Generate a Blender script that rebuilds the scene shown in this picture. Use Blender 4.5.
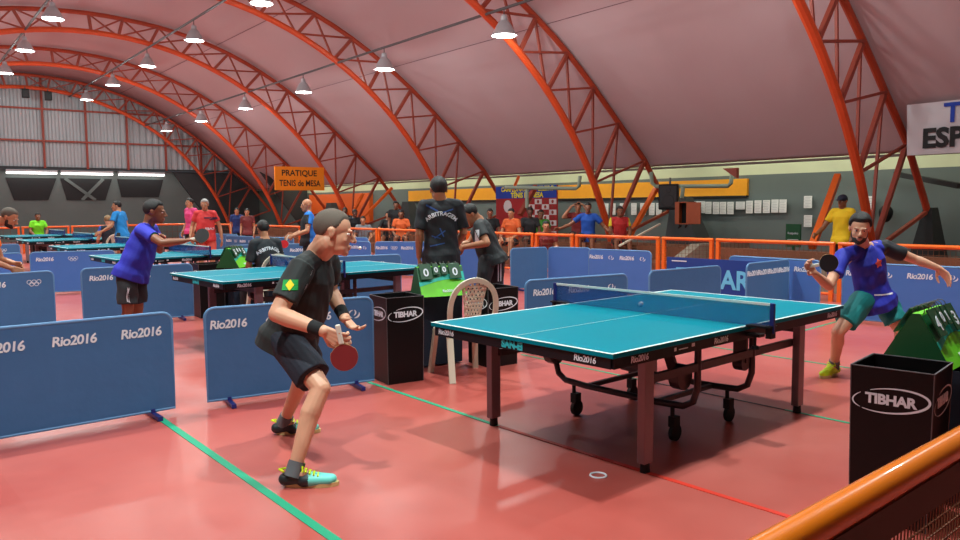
import bpy, bmesh, math, random
import numpy as np
from mathutils import Vector, Matrix, Quaternion
random.seed(7)
for o in list(bpy.data.objects): bpy.data.objects.remove(o)
SC = bpy.context.scene; COL = SC.collection
PI = math.pi
V = Vector

# ------------------------------------------------------------------ camera
CF = V((0.6602, 0.7463, -0.0841)); CR = V((0.7485, -0.6631, -0.0076)); CU = V((0.0615, 0.0579, 0.9964))
CC = V((-4.4398, -3.2047, 1.5281)); FPX = 761.31
cd = bpy.data.cameras.new('camera'); cam = bpy.data.objects.new('camera', cd); COL.objects.link(cam)
cd.sensor_width = 36; cd.lens = FPX / 960 * 36; cd.clip_start = 0.05; cd.clip_end = 300
m = Matrix((CR, CU, -CF)).transposed().to_4x4(); m.translation = CC
cam.matrix_world = m
SC.camera = cam
def at(px, py, d):
    "world point seen at that picture position, d metres away along the view"
    return CC + (CF * FPX + CR * (px - 480) - CU * (py - 270)) * (d / FPX)

# ------------------------------------------------------------------ world, exposure
SC.view_settings.view_transform = 'Standard'; SC.view_settings.look = 'None'
SC.view_settings.gamma = 1; SC.view_settings.use_curve_mapping = False
SC.view_settings.exposure = 0.32
w = bpy.data.worlds.new('world'); SC.world = w; w.use_nodes = True
w.node_tree.nodes['Background'].inputs[0].default_value = (0.75, 0.85, 1.0, 1)
w.node_tree.nodes['Background'].inputs[1].default_value = 0.25
LAMP_W = 720.0          # one high-bay lamp, watts
SPILL_W = 80.0
EAVE_W = 30.0
LAMP_COL = (.85, 1.0, .97)

# ------------------------------------------------------------------ hall frame: s along the vault, t across it, from the camera's foot
HA = V((0.06365, 0.99797, 0)); HB = V((0.99797, -0.06365, 0)); H0 = V((CC.x, CC.y, 0))
HROT = math.atan2(HB.y, HB.x); WROT = HROT - PI / 2
def hall(s, t, z): return H0 + HA * s + HB * t + V((0, 0, z))

# ------------------------------------------------------------------ materials
def srgb(r, g, b):
    f = lambda c: (c / 255 / 12.92) if c / 255 <= 0.04045 else ((c / 255 + 0.055) / 1.055) ** 2.4
    return (f(r), f(g), f(b), 1)
MATS = {}
def mat(name, col, rough=0.5, metal=0.0, noise=0.0, nscale=8.0, bump=0.0, bscale=60.0, alpha=1.0, emit=None, estr=1.0, spec=0.5, coat=0.0, sss=0.0):
    if name in MATS: return MATS[name]
    m = bpy.data.materials.new(name); m.use_nodes = True; nt = m.node_tree; b = nt.nodes['Principled BSDF']
    c = srgb(*col) if max(col) > 1.001 else (*col, 1)
    b.inputs['Base Color'].default_value = c
    b.inputs['Roughness'].default_value = rough; b.inputs['Metallic'].default_value = metal
    b.inputs['Specular IOR Level'].default_value = spec
    b.inputs['Coat Weight'].default_value = coat
    if sss: b.inputs['Subsurface Weight'].default_value = sss; b.inputs['Subsurface Scale'].default_value = 0.02
    if alpha < 1: b.inputs['Alpha'].default_value = alpha
    if emit: b.inputs['Emission Color'].default_value = (*emit, 1); b.inputs['Emission Strength'].default_value = estr
    tc = nt.nodes.new('ShaderNodeTexCoord')
    if noise:
        n = nt.nodes.new('ShaderNodeTexNoise'); n.inputs['Scale'].default_value = nscale; n.inputs['Detail'].default_value = 4
        nt.links.new(tc.outputs['Object'], n.inputs['Vector'])
        mx = nt.nodes.new('ShaderNodeMixRGB'); mx.inputs[1].default_value = [x * (1 - noise) for x in c[:3]] + [1]; mx.inputs[2].default_value = [min(1, x * (1 + noise)) for x in c[:3]] + [1]
        nt.links.new(n.outputs['Fac'], mx.inputs[0]); nt.links.new(mx.outputs[0], b.inputs['Base Color'])
    if bump:
        n2 = nt.nodes.new('ShaderNodeTexNoise'); n2.inputs['Scale'].default_value = bscale; n2.inputs['Detail'].default_value = 3
        nt.links.new(tc.outputs['Object'], n2.inputs['Vector'])
        bp = nt.nodes.new('ShaderNodeBump'); bp.inputs['Strength'].default_value = bump; bp.inputs['Distance'].default_value = 0.01
        nt.links.new(n2.outputs['Fac'], bp.inputs['Height']); nt.links.new(bp.outputs[0], b.inputs['Normal'])
    MATS[name] = m; return m

ORANGE = mat('orange paint', (236, 104, 30), 0.35, noise=.08, nscale=3)
TRUSS = mat('truss red orange paint', (206, 76, 32), 0.45, noise=.15, nscale=2)
TRUSSO = mat('truss dark red orange paint', (168, 62, 34), 0.5, noise=.15, nscale=2)
TRUSSD = mat('truss web dull red paint', (150, 62, 44), 0.55, noise=.15, nscale=2)
RAIL = mat('rail gloss orange', (236, 122, 8), 0.25, noise=.05, nscale=4, coat=.5)
CEIL = mat('ceiling cloth', (190, 168, 172), 0.9, noise=.05, nscale=.7, bump=.15, bscale=3)
GREYW = mat('dark grey wall paint', (98, 110, 108), 0.75, noise=.12, nscale=1.2)
GREYD = mat('charcoal paint', (58, 62, 64), 0.8, noise=.12, nscale=1.5)
BLACKW = mat('black opening', (30, 32, 34), 0.8)
PALE = mat('pale green plaster', (200, 208, 176), 0.8, noise=.08, nscale=2)
YEL = mat('yellow band paint', (236, 160, 20), 0.55, noise=.06)
CONC = mat('concrete', (140, 128, 112), 0.85, noise=.2, nscale=3)
BROWN = mat('brown bench', (120, 70, 44), 0.7, noise=.25, nscale=3)
STEEL = mat('galvanised pipe', (84, 80, 82), 0.6, metal=.2)
LAMPSH = mat('lamp aluminium', (176, 172, 176), 0.4, metal=.3)
GLOW = mat('lamp glow', (255, 255, 255), 0.5, emit=(1, .98, .95), estr=9)
TUBE = mat('tube glow', (255, 255, 250), 0.5, emit=(1, 1, .95), estr=3.0)
WHITE = mat('white plastic', (226, 220, 208), 0.45, noise=.04)
PLWHITE = mat('chair plastic', (220, 212, 190), 0.5, noise=.04)
PAPER = mat('paper', (226, 228, 224), 0.8)
PRINT = mat('white print', (225, 232, 240), 0.6)
BLK = mat('black satin', (18, 18, 20), 0.5, spec=.3)
BINB = mat('black glossy board', (16, 15, 17), 0.4, noise=.1, spec=.25)
BARR = mat('barrier blue cloth', (60, 104, 152), 0.75, noise=.08, nscale=5, bump=.25, bscale=12)
BARRB = mat('barrier light blue cloth', (70, 116, 190), 0.75, noise=.06, nscale=5, bump=.2, bscale=12)
BARRE = mat('barrier edge', (92, 138, 184), 0.6)
BARFOOT = mat('barrier foot navy', (32, 40, 110), 0.4)
TOPM = mat('table top blue green', (0, 124, 142), 0.5, noise=.04, nscale=3, spec=.05)
EDGE = mat('table edge teal', (0, 96, 120), 0.4)
LINE = mat('table line white', (220, 236, 230), 0.5)
APRON = mat('table apron black', (18, 18, 24), 0.45, spec=.3)
LEGM = mat('table leg mauve grey', (134, 112, 118), 0.4, metal=.3)
LEGD = mat('table frame dark', (62, 50, 52), 0.4, metal=.3)
RUB = mat('rubber', (18, 18, 18), 0.7)
NETM = mat('net cloth', (10, 84, 160), 0.6, alpha=.52)
DESKC = mat('desk cloth navy', (22, 30, 48), 0.85, bump=.4, bscale=6)
GREEN = mat('scoreboard green', (24, 92, 50), 0.45)
GREEND = mat('score card green', (20, 72, 40), 0.5)
LIME = mat('lime print', (110, 214, 30), 0.5)
TEAL = mat('teal print', (20, 190, 170), 0.5)
WOOD = mat('red brown wood', (150, 66, 26), 0.5, noise=.15, nscale=6)
BALL = mat('ball', (240, 238, 225), 0.4)
TAPE_G = mat('green tape', (10, 152, 112), 0.5)
TAPE_R = mat('red tape', (214, 48, 26), 0.5)
TAPE_D = mat('dark seam', (70, 52, 50), 0.6)

# ------------------------------------------------------------------ mesh helpers
def link(o, parent=None):
    COL.objects.link(o)
    if parent is not None: o.parent = parent
    return o
def tag(o, label=None, cat=None, group=None, kind=None):
    if label: o['label'] = label
    if cat: o['category'] = cat
    if group: o['group'] = group
    if kind: o['kind'] = kind
    return o
def empty(name, loc=(0, 0, 0), rz=0.0, label=None, cat=None, group=None):
    o = bpy.data.objects.new(name, None); o.empty_display_size = .1
    o.location = loc; o.rotation_euler = (0, 0, rz); COL.objects.link(o)
    return tag(o, label, cat, group)
class MB:
    def __init__(s): s.v = []; s.f = []; s.m = []
    def add(s, vs, fs, mi=0):
        b = len(s.v); s.v += [tuple(x) for x in vs]; s.f += [tuple(b + i for i in f) for f in fs]; s.m += [mi] * len(fs); return s
    def box(s, c, d, M=None, mi=0):
        x, y, z = d[0] / 2, d[1] / 2, d[2] / 2
        vs = [V((a, b, e)) for a in (-x, x) for b in (-y, y) for e in (-z, z)]
        if M is not None: vs = [M @ v for v in vs]
        vs = [v + V(c) for v in vs]
        return s.add(vs, [(0, 1, 3, 2), (4, 6, 7, 5), (0, 4, 5, 1), (2, 3, 7, 6), (0, 2, 6, 4), (1, 5, 7, 3)], mi)
    def bar(s, p, q, w, h=None, up=V((0, 0, 1)), mi=0):
        "rectangular bar from p to q"
        p = V(p); q = V(q); h = h or w; d = (q - p); L = d.length
        if L < 1e-6: return s
        d.normalize(); r = d.cross(up)
        if r.length < 1e-3: r = d.cross(V((1, 0, 0)))
        r.normalize(); u = r.cross(d)
        vs = [b + r * (i * w / 2) + u * (j * h / 2) for b in (p, q) for i, j in ((-1, -1), (1, -1), (1, 1), (-1, 1))]
        return s.add(vs, [(0, 1, 2, 3), (7, 6, 5, 4), (0, 4, 5, 1), (1, 5, 6, 2), (2, 6, 7, 3), (3, 7, 4, 0)], mi)
    def cone(s, p, q, r0, r1, n=12, caps=True, mi=0):
        p = V(p); q = V(q); d = (q - p).normalized(); a = d.orthogonal().normalized(); b = d.cross(a)
        vs = []
        for c, r in ((p, r0), (q, r1)):
            vs += [c + (a * math.cos(2 * PI * k / n) + b * math.sin(2 * PI * k / n)) * r for k in range(n)]
        fs = [(k, (k + 1) % n, n + (k + 1) % n, n + k) for k in range(n)]
        if caps: fs += [tuple(range(n - 1, -1, -1)), tuple(range(n, 2 * n))]
        return s.add(vs, fs, mi)
    def tube(s, pts, r, n=8, mi=0, closed=False):
        pts = [V(p) for p in pts]; N = len(pts); vs = []; prev = None
        rr = r if isinstance(r, (list, tuple)) else [r] * N
        for i, p in enumerate(pts):
            if closed: d = pts[(i + 1) % N] - pts[i - 1]
            else: d = pts[min(i + 1, N - 1)] - pts[max(i - 1, 0)]
            d.normalize()
            if prev is None: a = d.orthogonal().normalized()
            else: a = (prev - d * prev.dot(d)).normalized()
            prev = a; b = d.cross(a)
            vs += [p + (a * math.cos(2 * PI * k / n) + b * math.sin(2 * PI * k / n)) * rr[i] for k in range(n)]
        fs = []
        for i in range(N if closed else N - 1):
            j = (i + 1) % N
            fs += [(i * n + k, i * n + (k + 1) % n, j * n + (k + 1) % n, j * n + k) for k in range(n)]
        if not closed: fs += [tuple(range(n - 1, -1, -1)), tuple((N - 1) * n + k for k in range(n))]
        return s.add(vs, fs, mi)
    def prism(s, poly, axis_vec, mi=0):
        "closed polygon of 3D points swept by axis_vec"
        P = [V(p) for p in poly]; n = len(P); a = V(axis_vec)
        vs = P + [p + a for p in P]
        return s.add(vs, [tuple(range(n - 1, -1, -1)), tuple(range(n, 2 * n))] + [(k, (k + 1) % n, n + (k + 1) % n, n + k) for k in range(n)], mi)
    def ell(s, c, r, M=None, nu=16, nv=10, mi=0, fn=None):
        c = V(c); vs = []; 
        for j in range(nv + 1):
            th = PI * j / nv
            for k in range(nu):
                ph = 2 * PI * k / nu
                u = V((math.sin(th) * math.cos(ph), math.sin(th) * math.sin(ph), math.cos(th)))
                q = V((u.x * r[0], u.y * r[1], u.z * r[2])) * (fn(u) if fn else 1)
                vs.append((M @ q if M is not None else q) + c)
        fs = []
        for j in range(nv):
            for k in range(nu):
                a, b, cc, dd = j * nu + k, j * nu + (k + 1) % nu, (j + 1) * nu + (k + 1) % nu, (j + 1) * nu + k
                if j == 0: fs.append((a, dd, cc))
                elif j == nv - 1: fs.append((a, dd, b))
                else: fs.append((a, dd, cc, b))
        return s.add(vs, fs, mi)
    def mesh(s, name, mats, smooth=False, auto=False):
        me = bpy.data.meshes.new(name); me.from_pydata(s.v, [], s.f)
        for mm in (mats if isinstance(mats, (list, tuple)) else [mats]): me.materials.append(mm)
        me.polygons.foreach_set('material_index', s.m)
        bm = bmesh.new(); bm.from_mesh(me); bmesh.ops.remove_doubles(bm, verts=bm.verts, dist=1e-5); bmesh.ops.recalc_face_normals(bm, faces=bm.faces); bm.to_mesh(me); bm.free()
        if smooth:
            me.polygons.foreach_set('use_smooth', [True] * len(me.polygons))
            if auto:
                me.set_sharp_from_angle(angle=math.radians(40))
        me.update(); return me
    def build(s, name, mats, parent=None, smooth=False, auto=True):
        o = bpy.data.objects.new(name, s.mesh(name, mats, smooth, auto)); return link(o, parent)
def bevel(o, w=.004, seg=2):
    md = o.modifiers.new('bevel', 'BEVEL'); md.width = w; md.segments = seg; md.limit_method = 'ANGLE'; return o
def copy_tree(o, parent=None, loc=None, rz=None):
    c = o.copy(); COL.objects.link(c); c.parent = parent
    if loc is not None: c.location = loc
    if rz is not None: c.rotation_euler = (0, 0, rz)
    for ch in CH.get(o.name, None) or [x for x in o.children]: copy_tree(ch, c)
    return c
CH = {}
TXT = {}
def text_mesh(key, body, size, mat_, depth=.0012, bold=.0, shear=0.0, spacing=1.0, xs=1.0, align='CENTER'):
    if key in TXT: return TXT[key]
    cu = bpy.data.curves.new('txt', 'FONT'); cu.body = body; cu.size = size; cu.extrude = depth; cu.offset = bold; cu.shear = shear
    cu.space_character = spacing; cu.align_x = align; cu.align_y = 'CENTER'; cu.resolution_u = 3
    o = bpy.data.objects.new('txt', cu); COL.objects.link(o)
    dg = bpy.context.evaluated_depsgraph_get()
    me = bpy.data.meshes.new_from_object(o.evaluated_get(dg)); bpy.data.objects.remove(o)
    if xs != 1.0:
        for v in me.vertices: v.co.x *= xs
    me.materials.clear(); me.materials.append(mat_)
    TXT[key] = me; return me
def put_text(me, name, parent, loc, rot):
    "rot: matrix whose columns are the text's right, up, outward"
    o = bpy.data.objects.new(name, me); link(o, parent)
    M = Matrix(rot).transposed().to_4x4(); M.translation = V(loc); o.matrix_local = M; return o
def arc_pts(c, rx, ry, a0, a1, n, fn=lambda x, y: (x, 0, y)):
    return [V(fn(c[0] + rx * math.cos(a0 + (a1 - a0) * k / n), c[1] + ry * math.sin(a0 + (a1 - a0) * k / n))) for k in range(n + 1)]
def flat_stroke(mb, pts2, widths, depth=.001):
    "stroke in the xy plane with varying width"
    n = len(pts2); L = []; Rr = []
    for i, p in enumerate(pts2):
        a = V(pts2[max(i - 1, 0)]); b = V(pts2[min(i + 1, n - 1)]); d = (b - a); d = V((-d.y, d.x)).normalized()
        w_ = widths[i] if isinstance(widths, (list, tuple)) else widths
        L.append(V((p[0] + d.x * w_ / 2, p[1] + d.y * w_ / 2, depth))); Rr.append(V((p[0] - d.x * w_ / 2, p[1] - d.y * w_ / 2, depth)))
    for i in range(n - 1):
        mb.add([L[i], L[i + 1], Rr[i + 1], Rr[i]], [(0, 1, 2, 3)])
    return mb
def stroke_mesh(name, strokes, m):
    mb = MB()
    for pts, w_ in strokes: flat_stroke(mb, pts, w_)
    return mb.mesh(name, m)
def circ(cx, cy, rx, ry, a0=0, a1=2 * PI, n=24, tilt=0):
    out = []
    for k in range(n + 1):
        a = a0 + (a1 - a0) * k / n; x = rx * math.cos(a); y = ry * math.sin(a)
        out.append((cx + x * math.cos(tilt) - y * math.sin(tilt), cy + x * math.sin(tilt) + y * math.cos(tilt)))
    return out
# print designs shared by many things
def taper(n, lo, hi): return [lo + (hi - lo) * math.sin(PI * k / n) for k in range(n + 1)]
RIO = text_mesh('rio', 'Rio2016', .092, PRINT, bold=.0022, shear=.12, spacing=.90)
RIOS = text_mesh('rios', 'Rio2016', .036, PRINT, bold=.0007, shear=.12, spacing=.92)
RIOD = text_mesh('riod', 'Rio2016', .05, PRINT, bold=.0007, shear=.12, spacing=.92)
RINGS = stroke_mesh('rings', [(circ(x, y, .024, .024), .006) for x, y in ((-.054, .012), (0, .012), (.054, .012), (-.027, -.014), (.027, -.014))], PRINT)
AGITO = stroke_mesh('agitos', [(circ(.0, .0, .045, .034, math.radians(100), math.radians(250), 14), taper(14, .002, .016)),
                               (circ(.002, .0, .045, .034, math.radians(-90), math.radians(20), 14), taper(14, .002, .016)),
                               (circ(-.02, .012, .035, .03, math.radians(-60), math.radians(50), 10), taper(10, .002, .014))], PRINT)
TIB = text_mesh('tibhar', 'TIBHAR', .066, PRINT, bold=.0026, spacing=.95)
RINGT = stroke_mesh('ring', [(circ(0, 0, .165, .058, math.radians(-140), math.radians(120), 36, math.radians(6)), taper(36, .003, .011)),
                             (circ(0, 0, .165, .058, math.radians(140), math.radians(215), 12, math.radians(6)), taper(12, .002, .007))], PRINT)

# ================================================================== STRUCTURE
def struct(name, mb, m, smooth=False): return tag(mb.build(name, m, None, smooth), kind='structure')
# floor: red sports flooring with wear, light and dark rolls, reflection blotches painted in
def floor_mat():
    m = bpy.data.materials.new('red sports floor'); m.use_nodes = True; nt = m.node_tree; b = nt.nodes['Principled BSDF']; N = nt.nodes.new; L = nt.links.new
    tc = N('ShaderNodeTexCoord')
    n1 = N('ShaderNodeTexNoise'); n1.inputs['Scale'].default_value = .55; n1.inputs['Detail'].default_value = 5; L(tc.outputs['Object'], n1.inputs['Vector'])
    n2 = N('ShaderNodeTexNoise'); n2.inputs['Scale'].default_value = 3.5; n2.inputs['Detail'].default_value = 6; n2.inputs['Roughness'].default_value = .65; L(tc.outputs['Object'], n2.inputs['Vector'])
    br = N('ShaderNodeTexBrick'); br.inputs['Scale'].default_value = 1; br.inputs['Brick Width'].default_value = 1.83; br.inputs['Row Height'].default_value = 6.0
    br.inputs['Mortar Size'].default_value = 0.0; br.inputs['Color1'].default_value = (0, 0, 0, 1); br.inputs['Color2'].default_value = (1, 1, 1, 1); br.offset = 0.5
    mp = N('ShaderNodeMapping'); mp.inputs['Location'].default_value = (.93, 2.1, 0); L(tc.outputs['Object'], mp.inputs['Vector']); L(mp.outputs[0], br.inputs['Vector'])
    cr = N('ShaderNodeValToRGB'); cr.color_ramp.elements[0].position = .35; cr.color_ramp.elements[0].color = srgb(168, 66, 57); cr.color_ramp.elements[1].position = .68; cr.color_ramp.elements[1].color = srgb(189, 100, 90)
    L(n1.outputs['Fac'], cr.inputs[0])
    mx = N('ShaderNodeMixRGB'); mx.blend_type = 'OVERLAY'; mx.inputs[0].default_value = .12; L(cr.outputs[0], mx.inputs[1]); L(n2.outputs['Fac'], mx.inputs[2])
    mx2 = N('ShaderNodeMixRGB'); mx2.blend_type = 'MIX'; mx2.inputs[2].default_value = srgb(192, 106, 98); L(mx.outputs[0], mx2.inputs[1])
    mm = N('ShaderNodeMath'); mm.operation = 'MULTIPLY'; mm.inputs[1].default_value = .3; L(br.outputs['Color'], mm.inputs[0]); L(mm.outputs[0], mx2.inputs[0])
    L(mx2.outputs[0], b.inputs['Base Color'])
    rr = N('ShaderNodeMapRange'); rr.inputs['To Min'].default_value = .22; rr.inputs['To Max'].default_value = .42; L(n2.outputs['Fac'], rr.inputs[0]); L(rr.outputs[0], b.inputs['Roughness'])
    b.inputs['Specular IOR Level'].default_value = .5
    return m
f = MB(); f.box((3, 17, -.05), (34, 60, .1)); struct('floor', f, floor_mat())
# tapes on the floor
def strip(name, p, q, w_, m, label, cat='floor tape', z=.002, group=None):
    b = MB(); p = V((*p, z)); q = V((*q, z)); b.bar(p, q, w_, .003); return tag(b.build(name, m), label, cat, group)
strip('floor_tape', (-2.58, 2.55), (-2.78, -2.0), .05, TAPE_G, 'wide green tape running from the near blue barrier across the red floor toward the viewer')
strip('floor_tape', (-.84, 2.35), (-.915, .6), .035, TAPE_G, 'green tape running between the black bin and the left foot of the nearest table')
strip('floor_tape', (-.915, .6), (-.93, -2.6), .035, TAPE_R, 'orange red tape passing under the player end feet of the nearest table')
strip('floor_tape', (.99, 2.3), (.95, .78), .025, TAPE_G, 'green tape on the floor seen just under the end apron of the nearest table')
strip('floor_tape', (.95, .78), (.925, -.55), .02, TAPE_D, 'dark floor seam under the nearest table')
strip('floor_tape', (.925, -.55), (.90, -2.2), .03, TAPE_G, 'short green tape on the floor beyond the right far leg of the nearest table')
strip('floor_tape', (2.78, 2.2), (2.7, -2.4), .03, TAPE_G, 'thin green tape on the floor behind the feet of the opponent in blue')
strip('floor_tape', (4.35, 1.0), (5.9, 1.06), .03, TAPE_G, 'short pale green tape leading to the far blue barriers behind the opponent')
strip('floor_tape', (-1.9, 7.2), (-3.2, 6.9), .04, TAPE_G, 'green tape on the red floor between the barriers of the second court')
rg = MB(); rg.tube([V((-1.165 + .045 * math.cos(a), -.5 + .045 * math.sin(a), .003)) for a in [2 * PI * k / 20 for k in range(20)]], .006, 6, closed=True)
tag(rg.build('floor_ring', PRINT), 'small white ring mark on the red floor beside the near table foot', 'floor mark')

# vault profile (t, z)
NODE_O = [(5.35, 7.62), (6.35, 7.58), (7.45, 7.47), (8.6, 7.24), (9.75, 6.88), (10.9, 6.36), (11.9, 5.78), (12.9, 5.1), (13.8, 4.37), (14.7, 3.57), (15.7, 2.68), (16.75, 1.35)]
ICEN = (5.41, -2.5); IR = 9.556
def ipt(t): return (t, ICEN[1] + math.sqrt(max(0, IR * IR - (t - ICEN[0]) ** 2)))
NODE_I = [ipt(t) for t in (5.41, 6.2, 7.15, 8.15, 9.2, 10.3, 11.4, 12.25, 13.05, 13.8)] + [(14.42, .62)]
def mir(P): return [(10.75 - t, z) for t, z in reversed(P[1:])] + P
OUT = mir(NODE_O); INN = mir(NODE_I)
# ceiling
prof = [(t, z + .12) for t, z in NODE_O[:-1]] + [(16.02, 2.52)]
prof = mir([(5.35, 7.74)] + prof[1:])
# smooth the profile
def subdiv(P, n=4):
    out = []
    for i in range(len(P) - 1):
        p0 = V(P[max(i - 1, 0)]); p1 = V(P[i]); p2 = V(P[i + 1]); p3 = V(P[min(i + 2, len(P) - 1)])
        for k in range(n):
            u = k / n
            q = .5 * ((2 * p1) + (-p0 + p2) * u + (2 * p0 - 5 * p1 + 4 * p2 - p3) * u * u + (-p0 + 3 * p1 - 3 * p2 + p3) * u ** 3)
            out.append((q.x, q.y))
    return out + [tuple(P[-1])]
cp = subdiv(prof, 3)
c = MB(); S0, S1 = -9, 41.6; ns = 10; vs = []
for i in range(ns + 1):
    for t, z in cp: vs.append(hall(S0 + (S1 - S0) * i / ns, t, z))
n = len(cp); fs = [(i * n + k, i * n + k + 1, (i + 1) * n + k + 1, (i + 1) * n + k) for i in range(ns) for k in range(n - 1)]
c.add(vs, fs)
o = struct('ceiling', c, CEIL, True)
md = o.modifiers.new('thick', 'SOLIDIFY'); md.thickness = .08; md.offset = 1
# ceiling seams
SEAM = mat('seam', (126, 100, 106), .9)
for t_i in (-3.4, 9.3, 12.1):
    k = min(range(len(cp)), key=lambda i: abs(cp[i][0] - t_i)); t, z = cp[k]
    b = MB(); b.bar(hall(S0, t, z - .004), hall(41, t, z - .004), .025, .01); struct('trim_%d' % (int(t_i * 10) % 97), b, SEAM)
b = MB(); b.bar(hall(S0, 16.05, 2.47), hall(41, 16.05, 2.47), .12, .05); struct('trim_3', b, mat('eave edge', (112, 98, 92), .8))
# side walls (back wall beyond the arches), near wall out of view
def wall_slab(name, s0, s1, t0, t1, z0, z1, m):
    b = MB(); P = [hall(s0, t0, z0), hall(s1, t0, z0), hall(s1, t1, z0), hall(s0, t1, z0)]; b.prism(P, (0, 0, z1 - z0)); return struct(name, b, m)
wall_slab('wall_right', -9, 41.6, 17.5, 17.7, 0, 2.26, GREYW)
wall_slab('wall_right', -9, 41.6, 17.5, 17.7, 2.26, 3.2, PALE)
wall_slab('ceiling', -9, 41.6, 16.0, 17.7, 2.95, 3.05, PALE)
wall_slab('wall_left', -9, 41.6, -6.4, -6.2, 0, 3.2, GREYW)
wall_slab('wall_front', -9.1, -8.9, -6.4, 17.7, 0, 9, GREYW)
wall_slab('wall_back', 41.5, 41.7, -6.4, 17.7, 0, 3.43, GREYW)
# dark sloping block below the vault at the far corner
b = MB(); b.prism([hall(37, 16.6, 2.5), hall(37, 14.9, 3.3), hall(37, 17.4, 0), hall(37, 17.4, 2.5)], HA * .15); struct('wall_corner', b, GREYD)
b = MB(); b.prism([hall(41.3, 11.9, 3.4), hall(41.3, 16.5, 3.4), hall(41.3, 16.5, 0), hall(41.3, 14.3, 0)], HA * .15); struct('wall_corner', b, GREYD)
# yellow band
for s0, s1 in ((11.26, 18.3), (20.1, 27.3)):
    b = MB(); P = [hall(s0, 17.42, 1.74), hall(s1, 17.42, 1.74), hall(s1, 17.5, 1.74), hall(s0, 17.5, 1.74)]; b.prism(P, (0, 0, .43))
    tag(b.build('wall_band', YEL), 'long yellow painted band on the grey wall ' + ('above the row of white papers' if s0 < 15 else 'left of the sponsor backdrop'), 'wall band')
    b = MB(); P = [hall(s0, 17.40, 1.70), hall(s1, 17.40, 1.70), hall(s1, 17.5, 1.70), hall(s0, 17.5, 1.70)]; b.prism(P, (0, 0, .04)); b.build('shadow_strip', BLACKW, COL.objects[-1] if False else bpy.data.objects[[x.name for x in bpy.data.objects if x.name.startswith('wall_band')][-1]])  # black strip standing in for the shadow line under the band
# narrow openings in the pale band
k = 0
for px0, px1 in ((604, 625), (631, 652), (688, 712)):
    s_ = []
    for px in (px0, px1):
        d = CF * FPX + CR * (px - 480) - CU * (181 - 270); kk = 17.45 / d.dot(HB); s_.append(d.dot(HA) * kk)
    b = MB(); P = [hall(s_[1], 17.44, 2.03), hall(s_[0], 17.44, 2.03), hall(s_[0], 17.5, 2.03), hall(s_[1], 17.5, 2.03)]; b.prism(P, (0, 0, .14)); k += 1
    o = struct('window_%d' % k, b, PALE); b = MB(); P = [hall(s_[1] - .12, 17.43, 2.06), hall(s_[0] + .12, 17.43, 2.06), hall(s_[0] + .12, 17.45, 2.06), hall(s_[1] - .12, 17.45, 2.06)]; b.prism(P, (0, 0, .08)); b.build('pane', GREYD, o)
# orange board at the far end of the side wall
b = MB(); P = [hall(30.4, 17.3, .8), hall(36.6, 17.3, .8), hall(36.6, 17.5, .8), hall(30.4, 17.5, .8)]; b.prism(P, (0, 0, 1.35))
tag(b.build('wall_panel', mat('orange panel', (222, 92, 24), .6, noise=.06)), 'large flat orange panel on the far side wall left of the spectators', 'wall panel')
# end wall: corrugated sheet gable with red posts and girts
g = MB(); SE = 41.2; 
COR = mat('corrugated sheet', (172, 176, 180), .5, metal=.1, noise=.12, nscale=.8)
x = -5.6; vs = []
def roof_z(t):
    for i in range(len(cp) - 1):
        if cp[i][0] <= t <= cp[i + 1][0]:
            u = (t - cp[i][0]) / (cp[i + 1][0] - cp[i][0]); return cp[i][1] * (1 - u) + cp[i + 1][1] * u
    return 2.5
row = []
while x < 15.6:
    for dx, ds in ((0, 0), (.06, .05), (.15, .05), (.21, 0)):
        t = x + dx; z = roof_z(t)
        if z > 3.43: row.append((t, ds, z))
    x += .30
vs = [hall(SE + ds, t, 3.43) for t, ds, z in row] + [hall(SE + ds, t, z + .1) for t, ds, z in row]; n = len(row)
g.add(vs, [(k, k + 1, n + k + 1, n + k) for k in range(n - 1)]); struct('wall_back', g, COR)
b = MB(); b.bar(hall(41.15, -4.6, 3.47), hall(41.15, 15, 3.47), .08, .1); struct('trim_4', b, GREYD)
for i, t in enumerate((2.2, 4.15, 6.03, 7.86, 9.7, 11.52, 13.3)):
    b = MB(); b.bar(hall(41.05, t, 3.45), hall(41.05, t, roof_z(t) - .05), .09, .1, up=HA); struct('trim_%d' % (10 + i), b, TRUSSD)
for i, z in enumerate((4.75, 6.22)):
    tt = 13.2 if i == 0 else 11.3
    b = MB(); b.bar(hall(41.0, 10.75 - tt, z - .06), hall(41.0, tt, z), .07, .08); struct('trim_%d' % (20 + i), b, TRUSSD)
# dark trapezoid openings and long tube lamps under the sheet
for i, (t0, t1, dx) in enumerate(((4.45, 6.55, .3), (6.7, 9.0, .25), (9.25, 11.45, .15))):
    b = MB(); P = [hall(41.45, t0, 3.0), hall(41.45, t1, 3.0), hall(41.45, t1 - dx - .1, 1.95 + (.15 if i == 2 else 0)), hall(41.45, t0 + dx, 1.95 + (.15 if i == 2 else 0))]
    b.prism(P, HA * .04); o = struct('window_%d' % (10 + i), b, BLACKW)
    l = empty('tube_lamp', hall(41.25, (t0 + t1) / 2, 3.24), HROT, ['long white tube lamp under the metal sheet, leftmost of the three', 'long white tube lamp under the metal sheet, middle of the three bright ones', 'long white tube lamp under the metal sheet, rightmost one'][i], 'lamp', 'tube lamps on the end wall')
    b = MB(); b.box((0, 0, .07), (t1 - t0, .3, .12)); b.build('housing', LAMPSH, l)
    b = MB(); b.box((0, -.05, -.02), (t1 - t0 - .05, .22, .09)); b.build('diffuser', TUBE, l)
for p, q in (((6.9, 3.0), (8.2, 1.95)), ((8.6, 3.0), (7.6, 1.95))):
    b = MB(); b.bar(hall(41.42, p[0], p[1]), hall(41.42, q[0], q[1]), .14, .03, up=HA); struct('trim_30', b, GREYW)

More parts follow.
